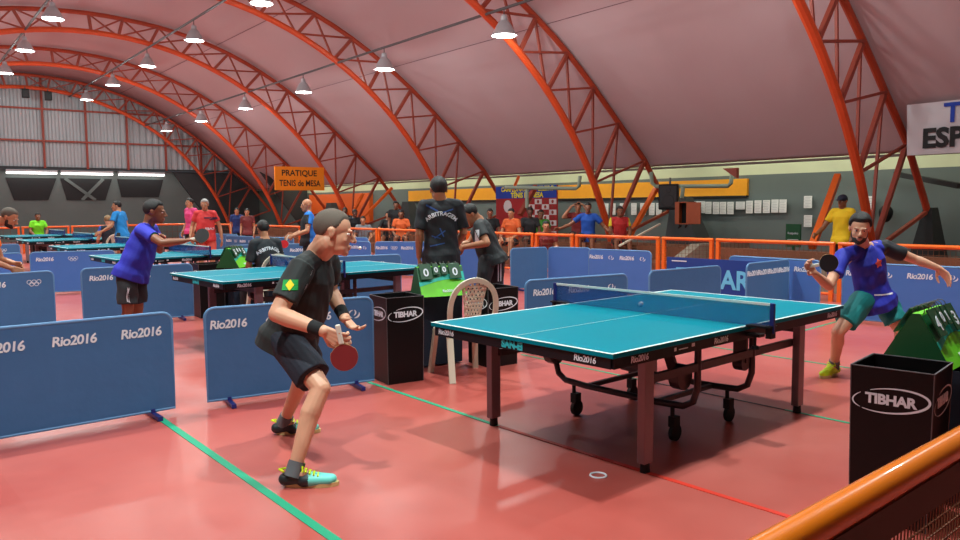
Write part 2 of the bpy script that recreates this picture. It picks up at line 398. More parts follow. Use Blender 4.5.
# ================================================================== ROOF TRUSSES
def tube_chord(name, P, r, m, parent):
    b = MB(); b.tube([V((0, t, z)) for t, z in P], r, 8); o = b.build(name, m, parent, True); return o
def make_truss():
    root = empty('roof_truss')
    # local frame: x along the hall, y across, z up
    ip = [(ICEN[0] + IR * math.cos(a), ICEN[1] + IR * math.sin(a)) for a in [PI - math.asin(2.5 / IR) - (PI - 2 * math.asin(2.5 / IR)) * k / 48 for k in range(49)]]
    ip = [(t, max(z, 0.02)) for t, z in ip]
    tube_chord('inner_chord', ip, .085, TRUSS, root)
    op = [p for p in OUT]
    tube_chord('outer_chord', [OUT[0]] + subdiv(op[1:-1], 2) + [OUT[-1]], .07, TRUSSO, root)
    cI = INN; cO = OUT
    # pair nodes from the crown outwards on both sides
    for sgn in (1, -1):
        I = NODE_I if sgn == 1 else [(10.75 - t, z) for t, z in NODE_I]; O = NODE_O if sgn == 1 else [(10.75 - t, z) for t, z in NODE_O]
        for k in range(len(I)):
            if sgn == -1 and k == 0: continue
            b = MB(); j = min(k, len(O) - 1)
            b.bar((0, *O[j]), (0, *I[k]), .085, .085, up=V((1, 0, 0))); b.build('web_post', TRUSSD, root)
            if k + 1 < len(I):
                b = MB(); b.bar((.04, *I[k]), (.04, *O[k + 1]), .05, .05, up=V((1, 0, 0))); b.build('web_brace', TRUSSD, root)
                b = MB(); b.bar((-.04, *O[k]), (-.04, *I[k + 1]), .05, .05, up=V((1, 0, 0))); b.build('web_brace', TRUSSD, root)
        b = MB(); b.bar((0, *O[-1]), (0, *I[-1]), .07, .07, up=V((1, 0, 0))); b.build('web_brace', TRUSSD, root)
        b = MB(); b.bar((.0, *O[-2]), (.0, *I[-1]), .07, .07, up=V((1, 0, 0))); b.build('web_brace', TRUSSD, root)
    return root
TS = [6.68, 13.17, 19.95, 26.75, 33.55, 40.4]
TL = ['orange lattice arch truss nearest the viewer, its leg standing behind the opponent in blue',
      'orange lattice arch truss with the black loudspeaker at its right foot',
      'orange lattice arch truss whose inner chord comes down behind the standing referee',
      'orange lattice arch truss carrying the orange table tennis sign',
      'orange lattice arch truss next before the grey metal end wall',
      'red lattice arch truss standing against the grey metal end wall']
t0 = make_truss(); TR = []
tr_ch = list(t0.children)
for i, s in enumerate(TS + [-.2, -7]):
    if i == 0: r = t0
    elif i >= 6: 
        continue
    else:
        r = t0.copy(); COL.objects.link(r)
        for ch in tr_ch:
            c2 = ch.copy(); COL.objects.link(c2); c2.parent = r
    p = hall(s, 0, 0); r.location = p
    # local y is across (HB), local x is -HA reversed
    r.rotation_euler = (0, 0, math.atan2(HB.y, HB.x) - PI / 2)
    tag(r, TL[i], 'roof truss', 'lattice roof trusses'); TR.append(r)
# piers carrying the trusses
for i, s in enumerate(TS[:5]):
    b = MB(); w0 = .30 if i == 0 else .36
    z1 = 1.42
    tt = 16.7
    if i: s -= .45; z1 = 1.72
    A_ = [hall(s - w0 * (1 if i == 0 else 2.2), tt - .25, 0), hall(s + w0 * (1 if i == 0 else 1.25), tt - .25, 0), hall(s + w0 * (1 if i == 0 else 1.25), tt + .6, 0), hall(s - w0 * (1 if i == 0 else 2.2), tt + .6, 0)]
    B_ = [hall(s - .1, tt, z1), hall(s + (.06 if i == 0 else w0), tt, z1), hall(s + (.06 if i == 0 else w0), tt + .3, z1), hall(s - .1, tt + .3, z1)]
    b.add(A_ + B_, [(0, 1, 2, 3), (4, 5, 6, 7), (0, 1, 5, 4), (1, 2, 6, 5), (2, 3, 7, 6), (3, 0, 4, 7)])
    struct('trim_%d' % (40 + i), b, BLACKW if i == 0 else GREYD)
# bright orange raking struts between the piers
def raker(p0, p1, r, label, m=None):
    b = MB(); b.bar(p0, p1, r, r); return tag(b.build('raking_strut', m or ORANGE), label, 'strut', 'orange raking struts behind the far rail')
raker(at(657, 187, 20.5), at(624, 246, 19.6), .11, 'bright orange slanting strut left of the black loudspeaker')
raker(at(838, 176, 15.2), at(812, 247, 14.0), .12, 'bright orange slanting strut left of the person in yellow')
raker(at(363, 194, 30), at(349, 220, 29), .09, 'short orange yellow slanting strut before the far orange wall panel')
raker(at(392, 188, 29), at(355, 226, 28), .09, 'orange slanting strut right of the far orange wall panel')
raker(at(513, 190, 24), at(519, 176, 24), .08, 'small orange strut above the sponsor backdrop')
raker(at(536, 186, 22.5), at(520, 215, 22), .12, 'orange strut slanting across the sponsor backdrop', TRUSSD)
raker(at(619, 246, 15.5), at(660, 224, 17), .035, 'thin white handrail behind the rail at the bleacher end', PLWHITE)

# conduits carrying the lamps, and the lamps
def conduit(t, z, s0, s1, label):
    b = MB(); b.tube([hall(s0, t, z), hall(s1, t, z)], .032, 8)
    return tag(b.build('conduit', STEEL, None, True), label, 'conduit')
conduit(10.4, 5.62, -4, 40.5, 'long grey conduit crossing the right half of the vault with a row of lamps')
conduit(7.1, 6.78, -4, 40.5, 'long grey conduit near the crown crossing the upper left of the vault')
conduit(3.6, 6.88, -4, 40.5, 'long grey conduit above the leftmost row of lamps')
conduit(.3, 5.62, -4, 40.5, 'long grey conduit on the left side of the vault')
LP = []
for k in range(1, 9):
    s = 12.5 + 4.85 * (k - 3)
    for r_, (t, z) in enumerate(((10.4, 5.06), (7.1, 6.2), (3.6, 6.3), (.3, 5.06))):
        LP.append((s - (0 if r_ in (0, 3) else .1), t, z, r_, k))
def make_lamp():
    r = empty('high_bay_lamp')
    b = MB(); pr = [(.26, 0), (.25, .02), (.215, .10), (.165, .20), (.12, .27), (.075, .31), (.07, .40), (.03, .43)]
    n = 20; vs = [V((q * math.cos(2 * PI * k / n), q * math.sin(2 * PI * k / n), z)) for q, z in pr for k in range(n)]
    b.add(vs, [(j * n + k, j * n + (k + 1) % n, (j + 1) * n + (k + 1) % n, (j + 1) * n + k) for j in range(len(pr) - 1) for k in range(n)] + [tuple((len(pr) - 1) * n + k for k in range(n))])
    o = b.build('lamp_shade', LAMPSH, r, True)
    b = MB(); b.ell((0, 0, .03), (.235, .235, .05), nu=20, nv=8); b.build('lens', GLOW, r, True)
    b = MB(); b.cone((0, 0, .42), (0, 0, .56), .012, .012, 6); b.build('hanging_rod', STEEL, r)
    return r
lamp0 = make_lamp(); lch = list(lamp0.children)
ld = bpy.data.lights.new('lamp_light', 'SPOT'); ld.energy = LAMP_W; ld.color = LAMP_COL; ld.spot_size = math.radians(94); ld.spot_blend = .9; ld.shadow_soft_size = .06
lu = bpy.data.lights.new('lamp_spill', 'POINT'); lu.energy = SPILL_W; lu.color = LAMP_COL; lu.shadow_soft_size = .1   # light scattered upwards by the lens
LN = []
rown = ['right row', 'crown row', 'second left row', 'left row']
ordn = ['first', 'second', 'third', 'fourth', 'fifth', 'sixth', 'seventh', 'eighth', 'ninth']
for i, (s, t, z, r_, k) in enumerate(LP):
    P = hall(s, t, z)
    d = P - CC; u = 480 + FPX * d.dot(CR) / d.dot(CF); v = 270 - FPX * d.dot(CU) / d.dot(CF); vis = d.dot(CF) > 0 and -40 < u < 1000 and v > -60
    if vis:
        if not LN: r = lamp0
        else:
            r = lamp0.copy(); COL.objects.link(r)
            for ch in lch: c2 = ch.copy(); COL.objects.link(c2); c2.parent = r
        r.location = P
        NL = len(LN); LN.append((r_, u, v, r))
    lo = bpy.data.objects.new('lamp_light', ld); lo.location = P + V((0, 0, -.03)); COL.objects.link(lo)
    lo = bpy.data.objects.new('lamp_spill', lu); lo.location = P + V((0, 0, -.08)); COL.objects.link(lo)

for r_, nm in ((0, 'on the conduit crossing the picture centre'), (1, 'on the conduit near the crown, upper left'), (2, 'along the far left edge row'), (3, 'in the outermost left row')):
    L_ = sorted([x for x in LN if x[0] == r_], key=lambda x: -x[1])
    for i, x in enumerate(L_):
        nth = ['nearest', 'second nearest', 'third nearest', 'fourth nearest', 'fifth nearest', 'sixth nearest', 'seventh nearest', 'eighth nearest'][i]
        tag(x[3], '%s lit bell lamp %s' % (nth, nm), 'lamp', 'high bay lamps under the vault')
# added area lights, unseen behind the eave, to brighten the side wall
for i in range(6):
    el = bpy.data.lights.new('eave_fill', 'AREA'); el.shape = 'RECTANGLE'; el.size = 6; el.size_y = .15; el.energy = EAVE_W; el.color = (1, 1, .85)
    lo = bpy.data.objects.new('eave_fill', el); COL.objects.link(lo)
    X = HA; Z = -(HB * .8 - V((0, 0, .6))).normalized(); Y = Z.cross(X)
    mm_ = Matrix((X, Y, Z)).transposed().to_4x4(); mm_.translation = hall(3 + i * 6.6, 16.35, 2.85); lo.matrix_world = mm_

# ================================================================== RAILS
def mesh_panel(p, q, z0, z1, cx, cz, r, m, parent, mid=False):
    b = MB(); p = V(p); q = V(q); L = (q - p).length; n = max(1, int(L / cx))
    for k in range(1, n): a = p.lerp(q, k / n); b.bar(V((a.x, a.y, z0)), V((a.x, a.y, z1)), r, r)
    nz = max(1, int((z1 - z0) / cz))
    for k in range(nz + 1): z = z0 + (z1 - z0) * k / nz; b.bar(V((p.x, p.y, z)), V((q.x, q.y, z)), r, r)
    return b.build('wire_mesh', m, parent)
WIRE = mat('wire mesh rust brown', (112, 66, 40), .6)
def rail_section(p, q, label, z=.9, r=.032, cell=(.06, .06), wr=.006, grp='orange rail sections', posts=(0, 1), mtop=None):
    p = V((*p, 0)); q = V((*q, 0)); root = empty('guard_rail', p, 0, label, 'rail', grp)
    d = q - p
    b = MB(); b.tube([V((0, 0, z)), d + V((0, 0, z))], r, 12); b.build('top_rail', RAIL if r > .0345 else ORANGE, root, True)
    b = MB(); b.tube([V((0, 0, .12)), d + V((0, 0, .12))], r * .7, 8); b.build('bottom_rail', ORANGE, root, True)
    for u in posts:
        a = d * u; u2 = d.normalized() * (.035 if u < .5 else -.035)
        b = MB(); b.box(V((a.x + u2.x, a.y + u2.y, z / 2 - .01)), (.06, .06, z - .02)); b.build('post', ORANGE, root)
    mesh_panel(V((0, 0, 0)) + d.normalized() * .06, d - d.normalized() * .06, .14, mtop or z - r * 1.5, cell[0], cell[1], wr, WIRE, root)
    return root
ys = [-3.4, -1.3, .0, 1.93, 4.03, 5.15, 7.27, 8.42, 10.6, 12.6, 14.5, 16.6, 18.9, 21.4, 24.2, 26.95]
where = ['at the right edge of the picture', 'behind the stretched arm of the opponent', 'right of the opponent in blue', 'left of the opponent, before the papers', 'before the wooden cabinet', 'with the bleacher end behind it', 'in front of the person in the blue shirt', 'in front of the sponsor backdrop',
         'behind the bending man in black', 'behind the standing referee', 'in front of the dark dressed spectators', 'right of the bald player', 'behind the bald player', 'left of the bald player', 'near the far corner of the hall']
for i in range(len(ys) - 1):
    gap = .03
    rail_section((7.45, ys[i] + gap), (7.45, ys[i + 1] - gap), 'orange guard rail section ' + where[i], cell=(.07, .07) if i < 5 else (.14, .14), wr=.005 if i < 5 else .007)
xs_ = [7.35, 5.35, 4.0, 2.65, 1.1, -.6]
where = ['between the red shirted player and the corner', 'left of the red shirted player', 'behind the seated umpire at the far left', 'beside the umpire in lime green', 'behind the orange shirted player']
for i in range(5):
    rail_section((xs_[i], 27.0), (xs_[i + 1] + .06, 27.0), 'orange guard rail section at the end wall ' + where[i], cell=(.2, .2), wr=.01)
# the near rail crossing the lower right corner
nr = rail_section((-3.75, -2.54), (.4, -2.63), 'large glossy orange guard rail crossing the lower right corner', z=.9, r=.035, cell=(.02, .034), wr=.003, grp='near guard rail', mtop=.80)
b = MB(); b.bar((0, 0, .83), (4.15, -.09, .83), .05, .08); b.build('flat_bar', mat('flat bar brown', (78, 60, 46), .6), nr)

# ================================================================== BLEACHER AND THINGS BEHIND THE FAR RAIL
def prism_hall(name, s0, s1, poly, m, label=None, cat=None, kind=None):
    b = MB(); b.prism([hall(s0, t, z) for t, z in poly], HA * (s1 - s0)); o = b.build(name, m)
    return tag(o, label, cat, None, kind)
bl = empty('bleacher', hall(10, 12.9, 0), 0, 'low brown concrete bleacher steps beyond the orange rail where spectators sit', 'bleacher')
def bl_part(name, s0, s1, poly, m):
    b = MB(); b.prism([hall(s0, t, z) - hall(10, 12.9, 0) for t, z in poly], HA * (s1 - s0)); return b.build(name, m, bl)
bl_part('step', 9.6, 34, [(12.7, 0), (12.7, .30), (13.5, .30), (13.5, 0)], BROWN)
bl_part('step', 9.6, 34, [(13.5, 0), (13.5, .60), (14.6, .60), (14.6, 0)], BROWN)
bl_part('end_wall', 9.35, 9.6, [(12.3, 0), (12.3, .45), (12.9, .72), (14.6, .72), (14.6, 0)], CONC)
prism_hall('low_wall', -5, 9.2, [(13.0, 0), (13.0, .66), (13.2, .66), (13.2, 0)], BROWN, 'long low brown wall behind the far rail on the right side', 'low wall')
prism_hall('low_wall', 5.2, 7.9, [(12.6, 0), (12.6, .5), (12.75, .5), (12.75, 0)], CONC, 'beige concrete kerb behind the rail below the wooden cabinet', 'low wall')
# sponsor backdrop
BDR = mat('backdrop red', (168, 30, 34), .7); BDW = mat('backdrop white', (222, 214, 214), .7); BDB = mat('backdrop blue', (24, 60, 168), .7); BDY = mat('backdrop yellow', (240, 226, 30), .7); BDK = mat('backdrop logo dark red', (150, 50, 40), .7)
pc = hall(17.87, 15.7, 0)
bd = empty('sponsor_backdrop', pc, WROT, 'tall red and white checkered sponsor backdrop with yellow letters on blue', 'backdrop')
W_, Z0, Z1 = 1.42, .5, 2.13
b = MB(); b.box((0, 0, (Z0 + Z1) / 2), (W_ * 2, .05, Z1 - Z0)); b.build('panel', BDR, bd)
b = MB(); b.box((0, -.03, 1.94), (W_ * 2, .012, .38)); b.build('header', BDB, bd)
b = MB()
for i in range(4):
    for j in range(8): 
        if (i + j) % 2 == 0: b.box((W_ - .16 - i * .32, -.03, 1.64 - j * .16), (.31, .012, .155))
b.build('checker', BDW, bd)
b = MB()
for i in range(4):
    for j in range(8): b.cone((W_ - .16 - i * .32, -.038, 1.64 - j * .16), (W_ - .16 - i * .32, -.041, 1.64 - j * .16), .055, .055, 8)
b.build('logo_dots', BDK, bd)
b = MB(); b.cone((-W_ + .6, -.03, 1.5), (-W_ + .6, -.04, 1.5), .2, .2, 14); b.build('emblem', BDW, bd)
t1 = text_mesh('bd1', 'CAMPEONATO BRASILEIRO', .2, BDY, bold=.006); t2 = text_mesh('bd2', 'TÊNIS DE MESA', .22, BDY, bold=.008)
FR = ((1, 0, 0), (0, 0, 1), (0, -1, 0))
put_text(t1, 'lettering', bd, (.1, -.045, 2.03), FR); put_text(t2, 'lettering', bd, (.1, -.045, 1.84), FR)
b = MB(); b.box((-W_ + .1, 0, .25), (.1, .4, .5)); b.box((W_ - .1, 0, .25), (.1, .4, .5)); b.build('foot', GREYD, bd)
# pale pipes hung under the eave
PIPE = mat('pale pipe', (150, 168, 150), .5)
def pipe(pts, label): 
    b = MB(); b.tube(pts, .05, 8); return tag(b.build('drain_pipe', PIPE, None, True), label, 'pipe', 'pale pipes under the eave')
pipe([at(505, 187.5, 21.5), at(576, 188.5, 20.8), at(579, 186, 20.8), at(580, 176, 20.8)], 'pale pipe running across the top of the sponsor backdrop')
pipe([at(527, 189, 21.3), at(527, 208, 21.3)], 'short pale pipe hanging down in front of the sponsor backdrop')
pipe([at(651, 172, 20.0), at(652, 183, 20.0), at(656, 186.5, 20), at(728, 186, 18.6), at(731, 183, 18.5), at(732, 174, 18.5)], 'pale pipe bent up at both ends right of the loudspeaker')
pipe([at(683, 187, 19.2), at(682, 198, 19.2)], 'short pale pipe stub above the wooden cabinet')
b = MB(); P_ = at(732, 168, 17.6); b.prism([P_ + HA * .25, P_ - HA * .12, P_ - HA * .12 + V((0, 0, -.24))], HB * .1); tag(b.build('eave_bracket', TRUSSD), 'small dark red triangular bracket under the eave above the papers', 'bracket')
b = MB(); b.bar(at(896, 174, 16.4), at(960, 186, 14.6), .12, .1); tag(b.build('dark_duct', BLACKW), 'dark sloping duct on the wall at the right edge above the pier', 'duct')
# papers on the grey wall
PH = .297; n = 0
def on_wall(px, py, t=17.38):
    d = CF * FPX + CR * (px - 480) - CU * (py - 270); k = t / d.dot(HB); return CC + d * k
xs1 = [(696, 207.2), (702, 207.2), (708.5, 207.8), (716, 208), (723, 208), (730.5, 208), (749.5, 207), (758, 206.7), (766.5, 206.5), (775, 206), (783, 206)]
xs0 = [(606, 209), (613, 209), (622.5, 209), (634, 209), (643, 209), (652, 209), (659, 209)]
extra = [(808, 204, .5), (808, 221, .5), (868, 206, .6)]
def sheet(px, py, h, w_, label, group=None, rows=7):
    P = on_wall(px, py); o = empty('paper_sheet', P, WROT, label, 'paper', group)
    b = MB(); b.box((0, 0, 0), (w_, .012, h)); b.build('page', PAPER, o)
    b = MB()
    for k in range(rows): b.box((-.02 * (k % 2), -.008, h * (.38 - .76 * k / max(1, rows - 1))), (w_ * .7, .002, h * .03))
    b.build('print', mat('faint print', (176, 180, 182), .8), o)
for i, (x, y) in enumerate(xs1): sheet(x, y, .32, .19, 'white paper sheet taped to the grey wall in the row right of the cabinet', 'papers right of the wooden cabinet')
for i, (x, y) in enumerate(xs0): sheet(x, y, .34, .2, 'white paper sheet on the wall seen between the arch legs left of the loudspeaker', 'papers left of the loudspeaker')
sheet(740.5, 205.5, .2, .26, 'landscape white paper with a heading in the middle of the paper row')
sheet(808, 202, .29, .2, 'upper single white paper left of the person in yellow'); sheet(808, 221, .28, .2, 'lower single white paper left of the person in yellow')
sheet(868, 206, .44, .26, 'white paper seen between the legs of the nearest arch')
# green sign board
P = on_wall(793.5, 233, 15.6); gs = empty('green_sign', V((P.x, P.y, 0)), WROT, 'green sign board with white writing low on the wall right of the papers', 'sign')
b = MB(); b.box((0, 0, .83), (.34, .04, .5)); b.box((0, .02, .3), (.05, .04, .6)); b.box((0, .0, .02), (.3, .3, .04)); b.build('board', mat('sign green', (12, 84, 46), .5), gs)
put_text(text_mesh('gs', 'Respeito', .07, PRINT), 'lettering', gs, (0, -.025, .88), FR)
b = MB(); b.box((0, -.022, .74), (.25, .002, .012)); b.box((-.03, -.022, .70), (.18, .002, .012)); b.build('small_lines', PRINT, gs)
# open wooden cabinet on the pier
P = at(683, 213, 17.0); cb = empty('wall_cabinet', P, WROT - .1, 'open red brown wooden wall cabinet with its door swung out', 'cabinet')
b = MB(); 
for c_, d_ in (((0, .18, .0), (.42, .02, .5)), ((-.2, .08, 0), (.02, .22, .5)), ((.2, .08, 0), (.02, .22, .5)), ((0, .08, .24), (.42, .22, .02)), ((0, .08, -.24), (.42, .22, .02)), ((-.14, -.02, 0), (.1, .02, .5))): b.box(c_, d_)
b.build('body', WOOD, cb)
b = MB(); b.box((.0, .165, 0), (.36, .01, .46)); b.build('inside', BLACKW, cb)
b = MB(); b.box((.38, -.08, 0), (.40, .02, .47)); d_ = b.build('door', WOOD, cb)
b = MB(); b.tube([(-.1, 0, -.25), (-.08, -.04, -.33), (-.02, -.03, -.28)], .02, 6); b.tube([(.1, 0, -.25), (.12, -.04, -.31), (.16, -.03, -.26)], .02, 6); b.build('cables', BLK, cb)
b = MB(); b.bar((0, .19, -.1), (0, .30, -.1), .1, .3); b.build('bracket', GREYD, cb)
# loudspeaker hung at the second truss
def loudspeaker(P, sc, label, rz):
    r = empty('loudspeaker', P, rz, label, 'loudspeaker')
    b = MB(); b.prism([(-.2 * sc, .2 * sc, -.33 * sc), (.2 * sc, .2 * sc, -.33 * sc), (.26 * sc, -.2 * sc, -.33 * sc), (-.26 * sc, -.2 * sc, -.33 * sc)], (0, 0, .66 * sc)); bevel(b.build('cabinet', BLK, r), .03 * sc, 3)
    b = MB(); b.box((0, -.215 * sc, 0), (.44 * sc, .03 * sc, .56 * sc)); bevel(b.build('grille', mat('grille', (40, 40, 42), .6, bump=.6, bscale=120), r), .02 * sc)
    b = MB(); b.cone((0, -.232 * sc, -.1 * sc), (0, -.24 * sc, -.1 * sc), .16 * sc, .15 * sc, 20); b.cone((0, -.232 * sc, .17 * sc), (0, -.24 * sc, .17 * sc), .07 * sc, .06 * sc, 16); b.build('driver', mat('driver', (30, 30, 32), .5), r)
    b = MB(); b.bar((0, 0, .33 * sc), (0, .0, .5 * sc), .04, .04); b.build('bracket', STEEL, r)
    return r
loudspeaker(at(670, 197, 18.6), .94, 'black loudspeaker hanging at the foot of the second arch', WROT + .45)
loudspeaker(hall(40.0, 5.25, 6.72), .6, 'black loudspeaker hung on the end wall arch, left one of the pair', HROT)
loudspeaker(hall(40.0, 6.15, 6.68), .6, 'black loudspeaker hung on the end wall arch, right one of the pair', HROT)
# black cloth hung behind the nearest arch
b = MB(); P0 = at(886, 209, 16.6)
b.ell(P0 - V((0, 0, .05)), (.1, .15, .24), nu=14, nv=12, fn=lambda u: 1 - .45 * max(0, u.z)); b.bar(P0 + V((0, 0, .12)), P0 + V((.02, -.02, .3)), .025); tag(b.build('hanging_bag', BLK, None, True), 'black bag hanging on the wall behind the legs of the nearest arch', 'bag')
# banners
bn = empty('white_banner', hall(0, 0, 0), 0, 'white cloth banner with blue and black letters at the upper right corner', 'banner')
def hpt(px, py, t):
    d = CF * FPX + CR * (px - 480) - CU * (py - 270); k = t / d.dot(HB); return CC + d * k - H0
tl = hpt(907, 105, 14.9); bl_ = hpt(907, 155.5, 14.9); tr = V((*(tl - HA * 3.2).xy, tl.z)); br_ = V((*(bl_ - HA * 3.2).xy, bl_.z))
b = MB(); b.prism([tl, tr, br_, bl_], HB * .02); b.build('cloth', mat('banner white', (206, 200, 204), .85, bump=.3, bscale=2), bn)
XR = -HA; ZU = V((0, 0, 1)); YO = -HB
def on_banner(px, py): return hpt(px, py, 14.88)
p1 = on_banner(950, 113.5); p2 = on_banner(925, 139.5)
hT = (on_banner(950, 103.5) - on_banner(950, 123.5)).length; hE = (on_banner(930, 130) - on_banner(930, 150)).length
put_text(text_mesh('bT', 'TÊNIS DE', hT * 1.35, mat('letter blue', (20, 60, 170), .7), bold=.012, align='LEFT'), 'lettering', bn, p1 + XR * -.19 * hT * 1.5 + HB * -.003, (XR, ZU, YO))
put_text(text_mesh('bE', 'ESPORTE', hE * 1.3, mat('letter black', (26, 26, 28), .7), bold=.02, align='LEFT'), 'lettering', bn, p2 + XR * -.05 + HB * -.003, (XR, ZU, YO))
b = MB(); b.bar(tl + HB * .01, tl + HB * 1.0 + V((0, 0, .1)), .012); b.bar(tr + HB * .01, tr + HB * 1.0, .012); b.build('cord', GREYD, bn)
sg = empty('orange_sign', hall(26.45, 12.15, 2.58), HROT, 'orange sign with black hand painted letters about table tennis hanging on an arch', 'sign')
b = MB(); b.box((0, 0, 0), (1.95, .04, .86)); b.build('board', mat('sign orange', (244, 140, 10), .6, noise=.05), sg)
tk = mat('sign black', (40, 24, 20), .7)
put_text(text_mesh('s1', 'PRATIQUE', .30, tk, bold=.006), 'lettering', sg, (-.02, -.022, .19), FR); put_text(text_mesh('s2', 'TENIS de MESA', .31, tk, bold=.006, xs=.8), 'lettering', sg, (0, -.022, -.18), FR)

# ================================================================== TABLES
def make_table(detail=True):
    r = empty('tennis_table')
    b = MB()
    for sx in (-1, 1): b.box((sx * .6865, 0, .7475), (1.367, 1.525, .025))
    top = b.build('table_top', TOPM, r); bevel(top, .003)
    b = MB()
    for sx in (-1, 1):
        b.box((sx * 1.36, 0, .7605), (.02, 1.525, .002)); b.box((sx * .675, .7525, .7605), (1.37, .02, .002)); b.box((sx * .675, -.7525, .7605), (1.37, .02, .002)); b.box((sx * .675, 0, .7605), (1.36, .003, .002))
    b.build('lines', LINE, top)
    # apron frame
    b = MB()
    for sy in (-1, 1): b.box((0, sy * .735, .705), (2.69, .03, .06))
    for sx in (-1, 1): b.box((sx * 1.34, 0, .705), (.03, 1.47, .06))
    b.box((0, 0, .71), (.1, 1.44, .05)); b.build('apron', APRON, r)
    for sx in (-1, 1):
        for sy in (-1, 1):
            l = MB(); l.box((sx * .92, sy * .64, .385), (.085, .055, .66)); lo = bevel(l.build('leg', LEGM, r), .006)
            l = MB(); l.cone((sx * .92, sy * .64, 0), (sx * .92, sy * .64, .06), .03, .026, 12); l.build('leg_foot', RUB, lo)
        b = MB(); b.box((sx * .92, 0, .63), (.035, 1.23, .07)); b.build('cross_rail', LEGD, r)
    if detail:
        for sy in (-1, 1):
            b = MB(); b.box((0, sy * .60, .52), (1.80, .03, .05)); b.build('side_rail', LEGD, r)
            b = MB(); b.bar((-.62, sy * .56, .69), (-.42, sy * .5, .46), .06, .03); b.cone((-.42, sy * .5, .46), (-.42, sy * .57, .46), .08, .08, 14); b.build('folding_bracket', LEGD, r)
            b = MB(); b.bar((.25, sy * .56, .70), (.25, sy * .56, .46), .10, .02); b.cone((.25, sy * .53, .46), (.25, sy * .60, .46), .055, .055, 14); b.build('folding_bracket', LEGD, r)
        for sx in (-1, 1):
            b = MB(); x0 = sx * .33
            P = [(x0, -.60, .70), (x0, -.60, .38), (x0, -.57, .29), (x0, -.50, .25), (x0, -.30, .24), (x0, .30, .24), (x0, .50, .25), (x0, .57, .29), (x0, .60, .38), (x0, .60, .70)]
            b.tube(P, .022, 10); b.build('undercarriage', LEGD, r, True)
            for sy in (-1, 1):
                b = MB(); b.cone((x0, sy * .42, .225), (x0, sy * .42, .17), .014, .014, 8); b.box((x0 + .02, sy * .42, .13), (.06, .05, .07)); w_ = b.build('caster', RUB, r)
                b = MB(); b.cone((x0 + .03, sy * .42 - .014, .055), (x0 + .03, sy * .42 + .014, .055), .055, .055, 16); b.build('wheel', RUB, w_, True)
        for sy in (-1, 1): b = MB(); b.bar((-.33, sy * .3, .24), (.33, sy * .3, .24), .03); b.build('carriage_bar', LEGD, r)
    def txt(me, x, y, z, face):
        if face == 'S': R_ = ((1, 0, 0), (0, 0, 1), (0, -1, 0))
        elif face == 'W': R_ = ((0, -1, 0), (0, 0, 1), (-1, 0, 0))
        put_text(me, 'lettering', r, (x, y, z), R_)
    txt(RIOD, -1.357, .62, .705, 'W'); txt(RIOD, -1.357, -.56, .705, 'W'); txt(RIOD, -1.13, -.752, .705, 'S'); txt(RIOD, 1.2, -.752, .705, 'S'); txt(RIOD, -.32, -.752, .705, 'S')
    txt(text_mesh('sanei', 'SAN-EI', .06, mat('cyan print', (40, 190, 200), .5), bold=.003), -1.357, .0, .705, 'W')
    b = MB(); b.box((-.8, -.752, .71), (.02, .002, .02)); b.box((-.72, -.752, .705), (.09, .002, .006)); b.box((-.62, -.752, .715), (.03, .002, .02)); b.build('small_marks', PRINT, r)
    return r
def make_net():
    r = empty('table_net')
    b = MB(); b.box((0, 0, .832), (.006, 1.78, .14)); b.build('netting', NETM, r)
    b = MB(); b.box((0, 0, .905), (.012, 1.80, .016)); b.build('top_tape', LINE, r)
    for sy in (-1, 1):
        b = MB(); b.box((0, sy * .91, .82), (.022, .03, .19)); p = bevel(b.build('net_post', mat('post blue', (16, 40, 120), .4), r), .004)
        b = MB(); b.box((0, sy * .84, .766), (.10, .16, .012)); b.box((0, sy * .90, .735), (.06, .035, .08)); b.box((0, sy * .80, .705), (.07, .09, .02)); b.cone((0, sy * .80, .63), (0, sy * .80, .70), .008, .008, 8); b.cone((0, sy * .80, .615), (0, sy * .80, .635), .028, .02, 10); b.build('clamp', BLK, r)
    return r
T0 = make_table(); N0 = make_net()
tch = [(c, list(c.children)) for c in T0.children]; nch = [(c, list(c.children)) for c in N0.children]
def dup(root, ch):
    r = root.copy(); COL.objects.link(r)
    for c, gs_ in ch:
        d = c.copy(); COL.objects.link(d); d.parent = r
        for g in gs_: e = g.copy(); COL.objects.link(e); e.parent = d
    return r
tabs = [((0, 0), .0, 'blue green tennis table nearest the viewer, with wheels and black apron'), ((.14, 5.22), 0, 'blue green tennis table in the second court behind the man in black'),
        ((.42, 9.75), 0, 'tennis table in the third court behind the player in violet blue'), ((.75, 14.05), 0, 'tennis table in the fourth court right beside the seated umpire at left'),
        ((.95, 18.5), 0, 'tennis table in the fifth court, thin blue line at far left'), ((1.2, 22.3), 0, 'farthest tennis table before the umpire in lime green')]
nets = ['low blue net with white tape across the nearest table', 'blue net across the second court table beside the chin of the man in black', 'blue net across the third court table left of the green five scoreboard', 'blue net across the fourth court table', 'blue net across the fifth court table', 'blue net across the farthest table']
for i, ((x, y), a, lb) in enumerate(tabs):
    r = T0 if i == 0 else dup(T0, tch); n_ = N0 if i == 0 else dup(N0, nch)
    r.location = (x, y, 0); n_.location = (x, y, .0)
    tag(r, lb, 'table', 'tennis tables'); tag(n_, nets[i], 'net', 'table nets')

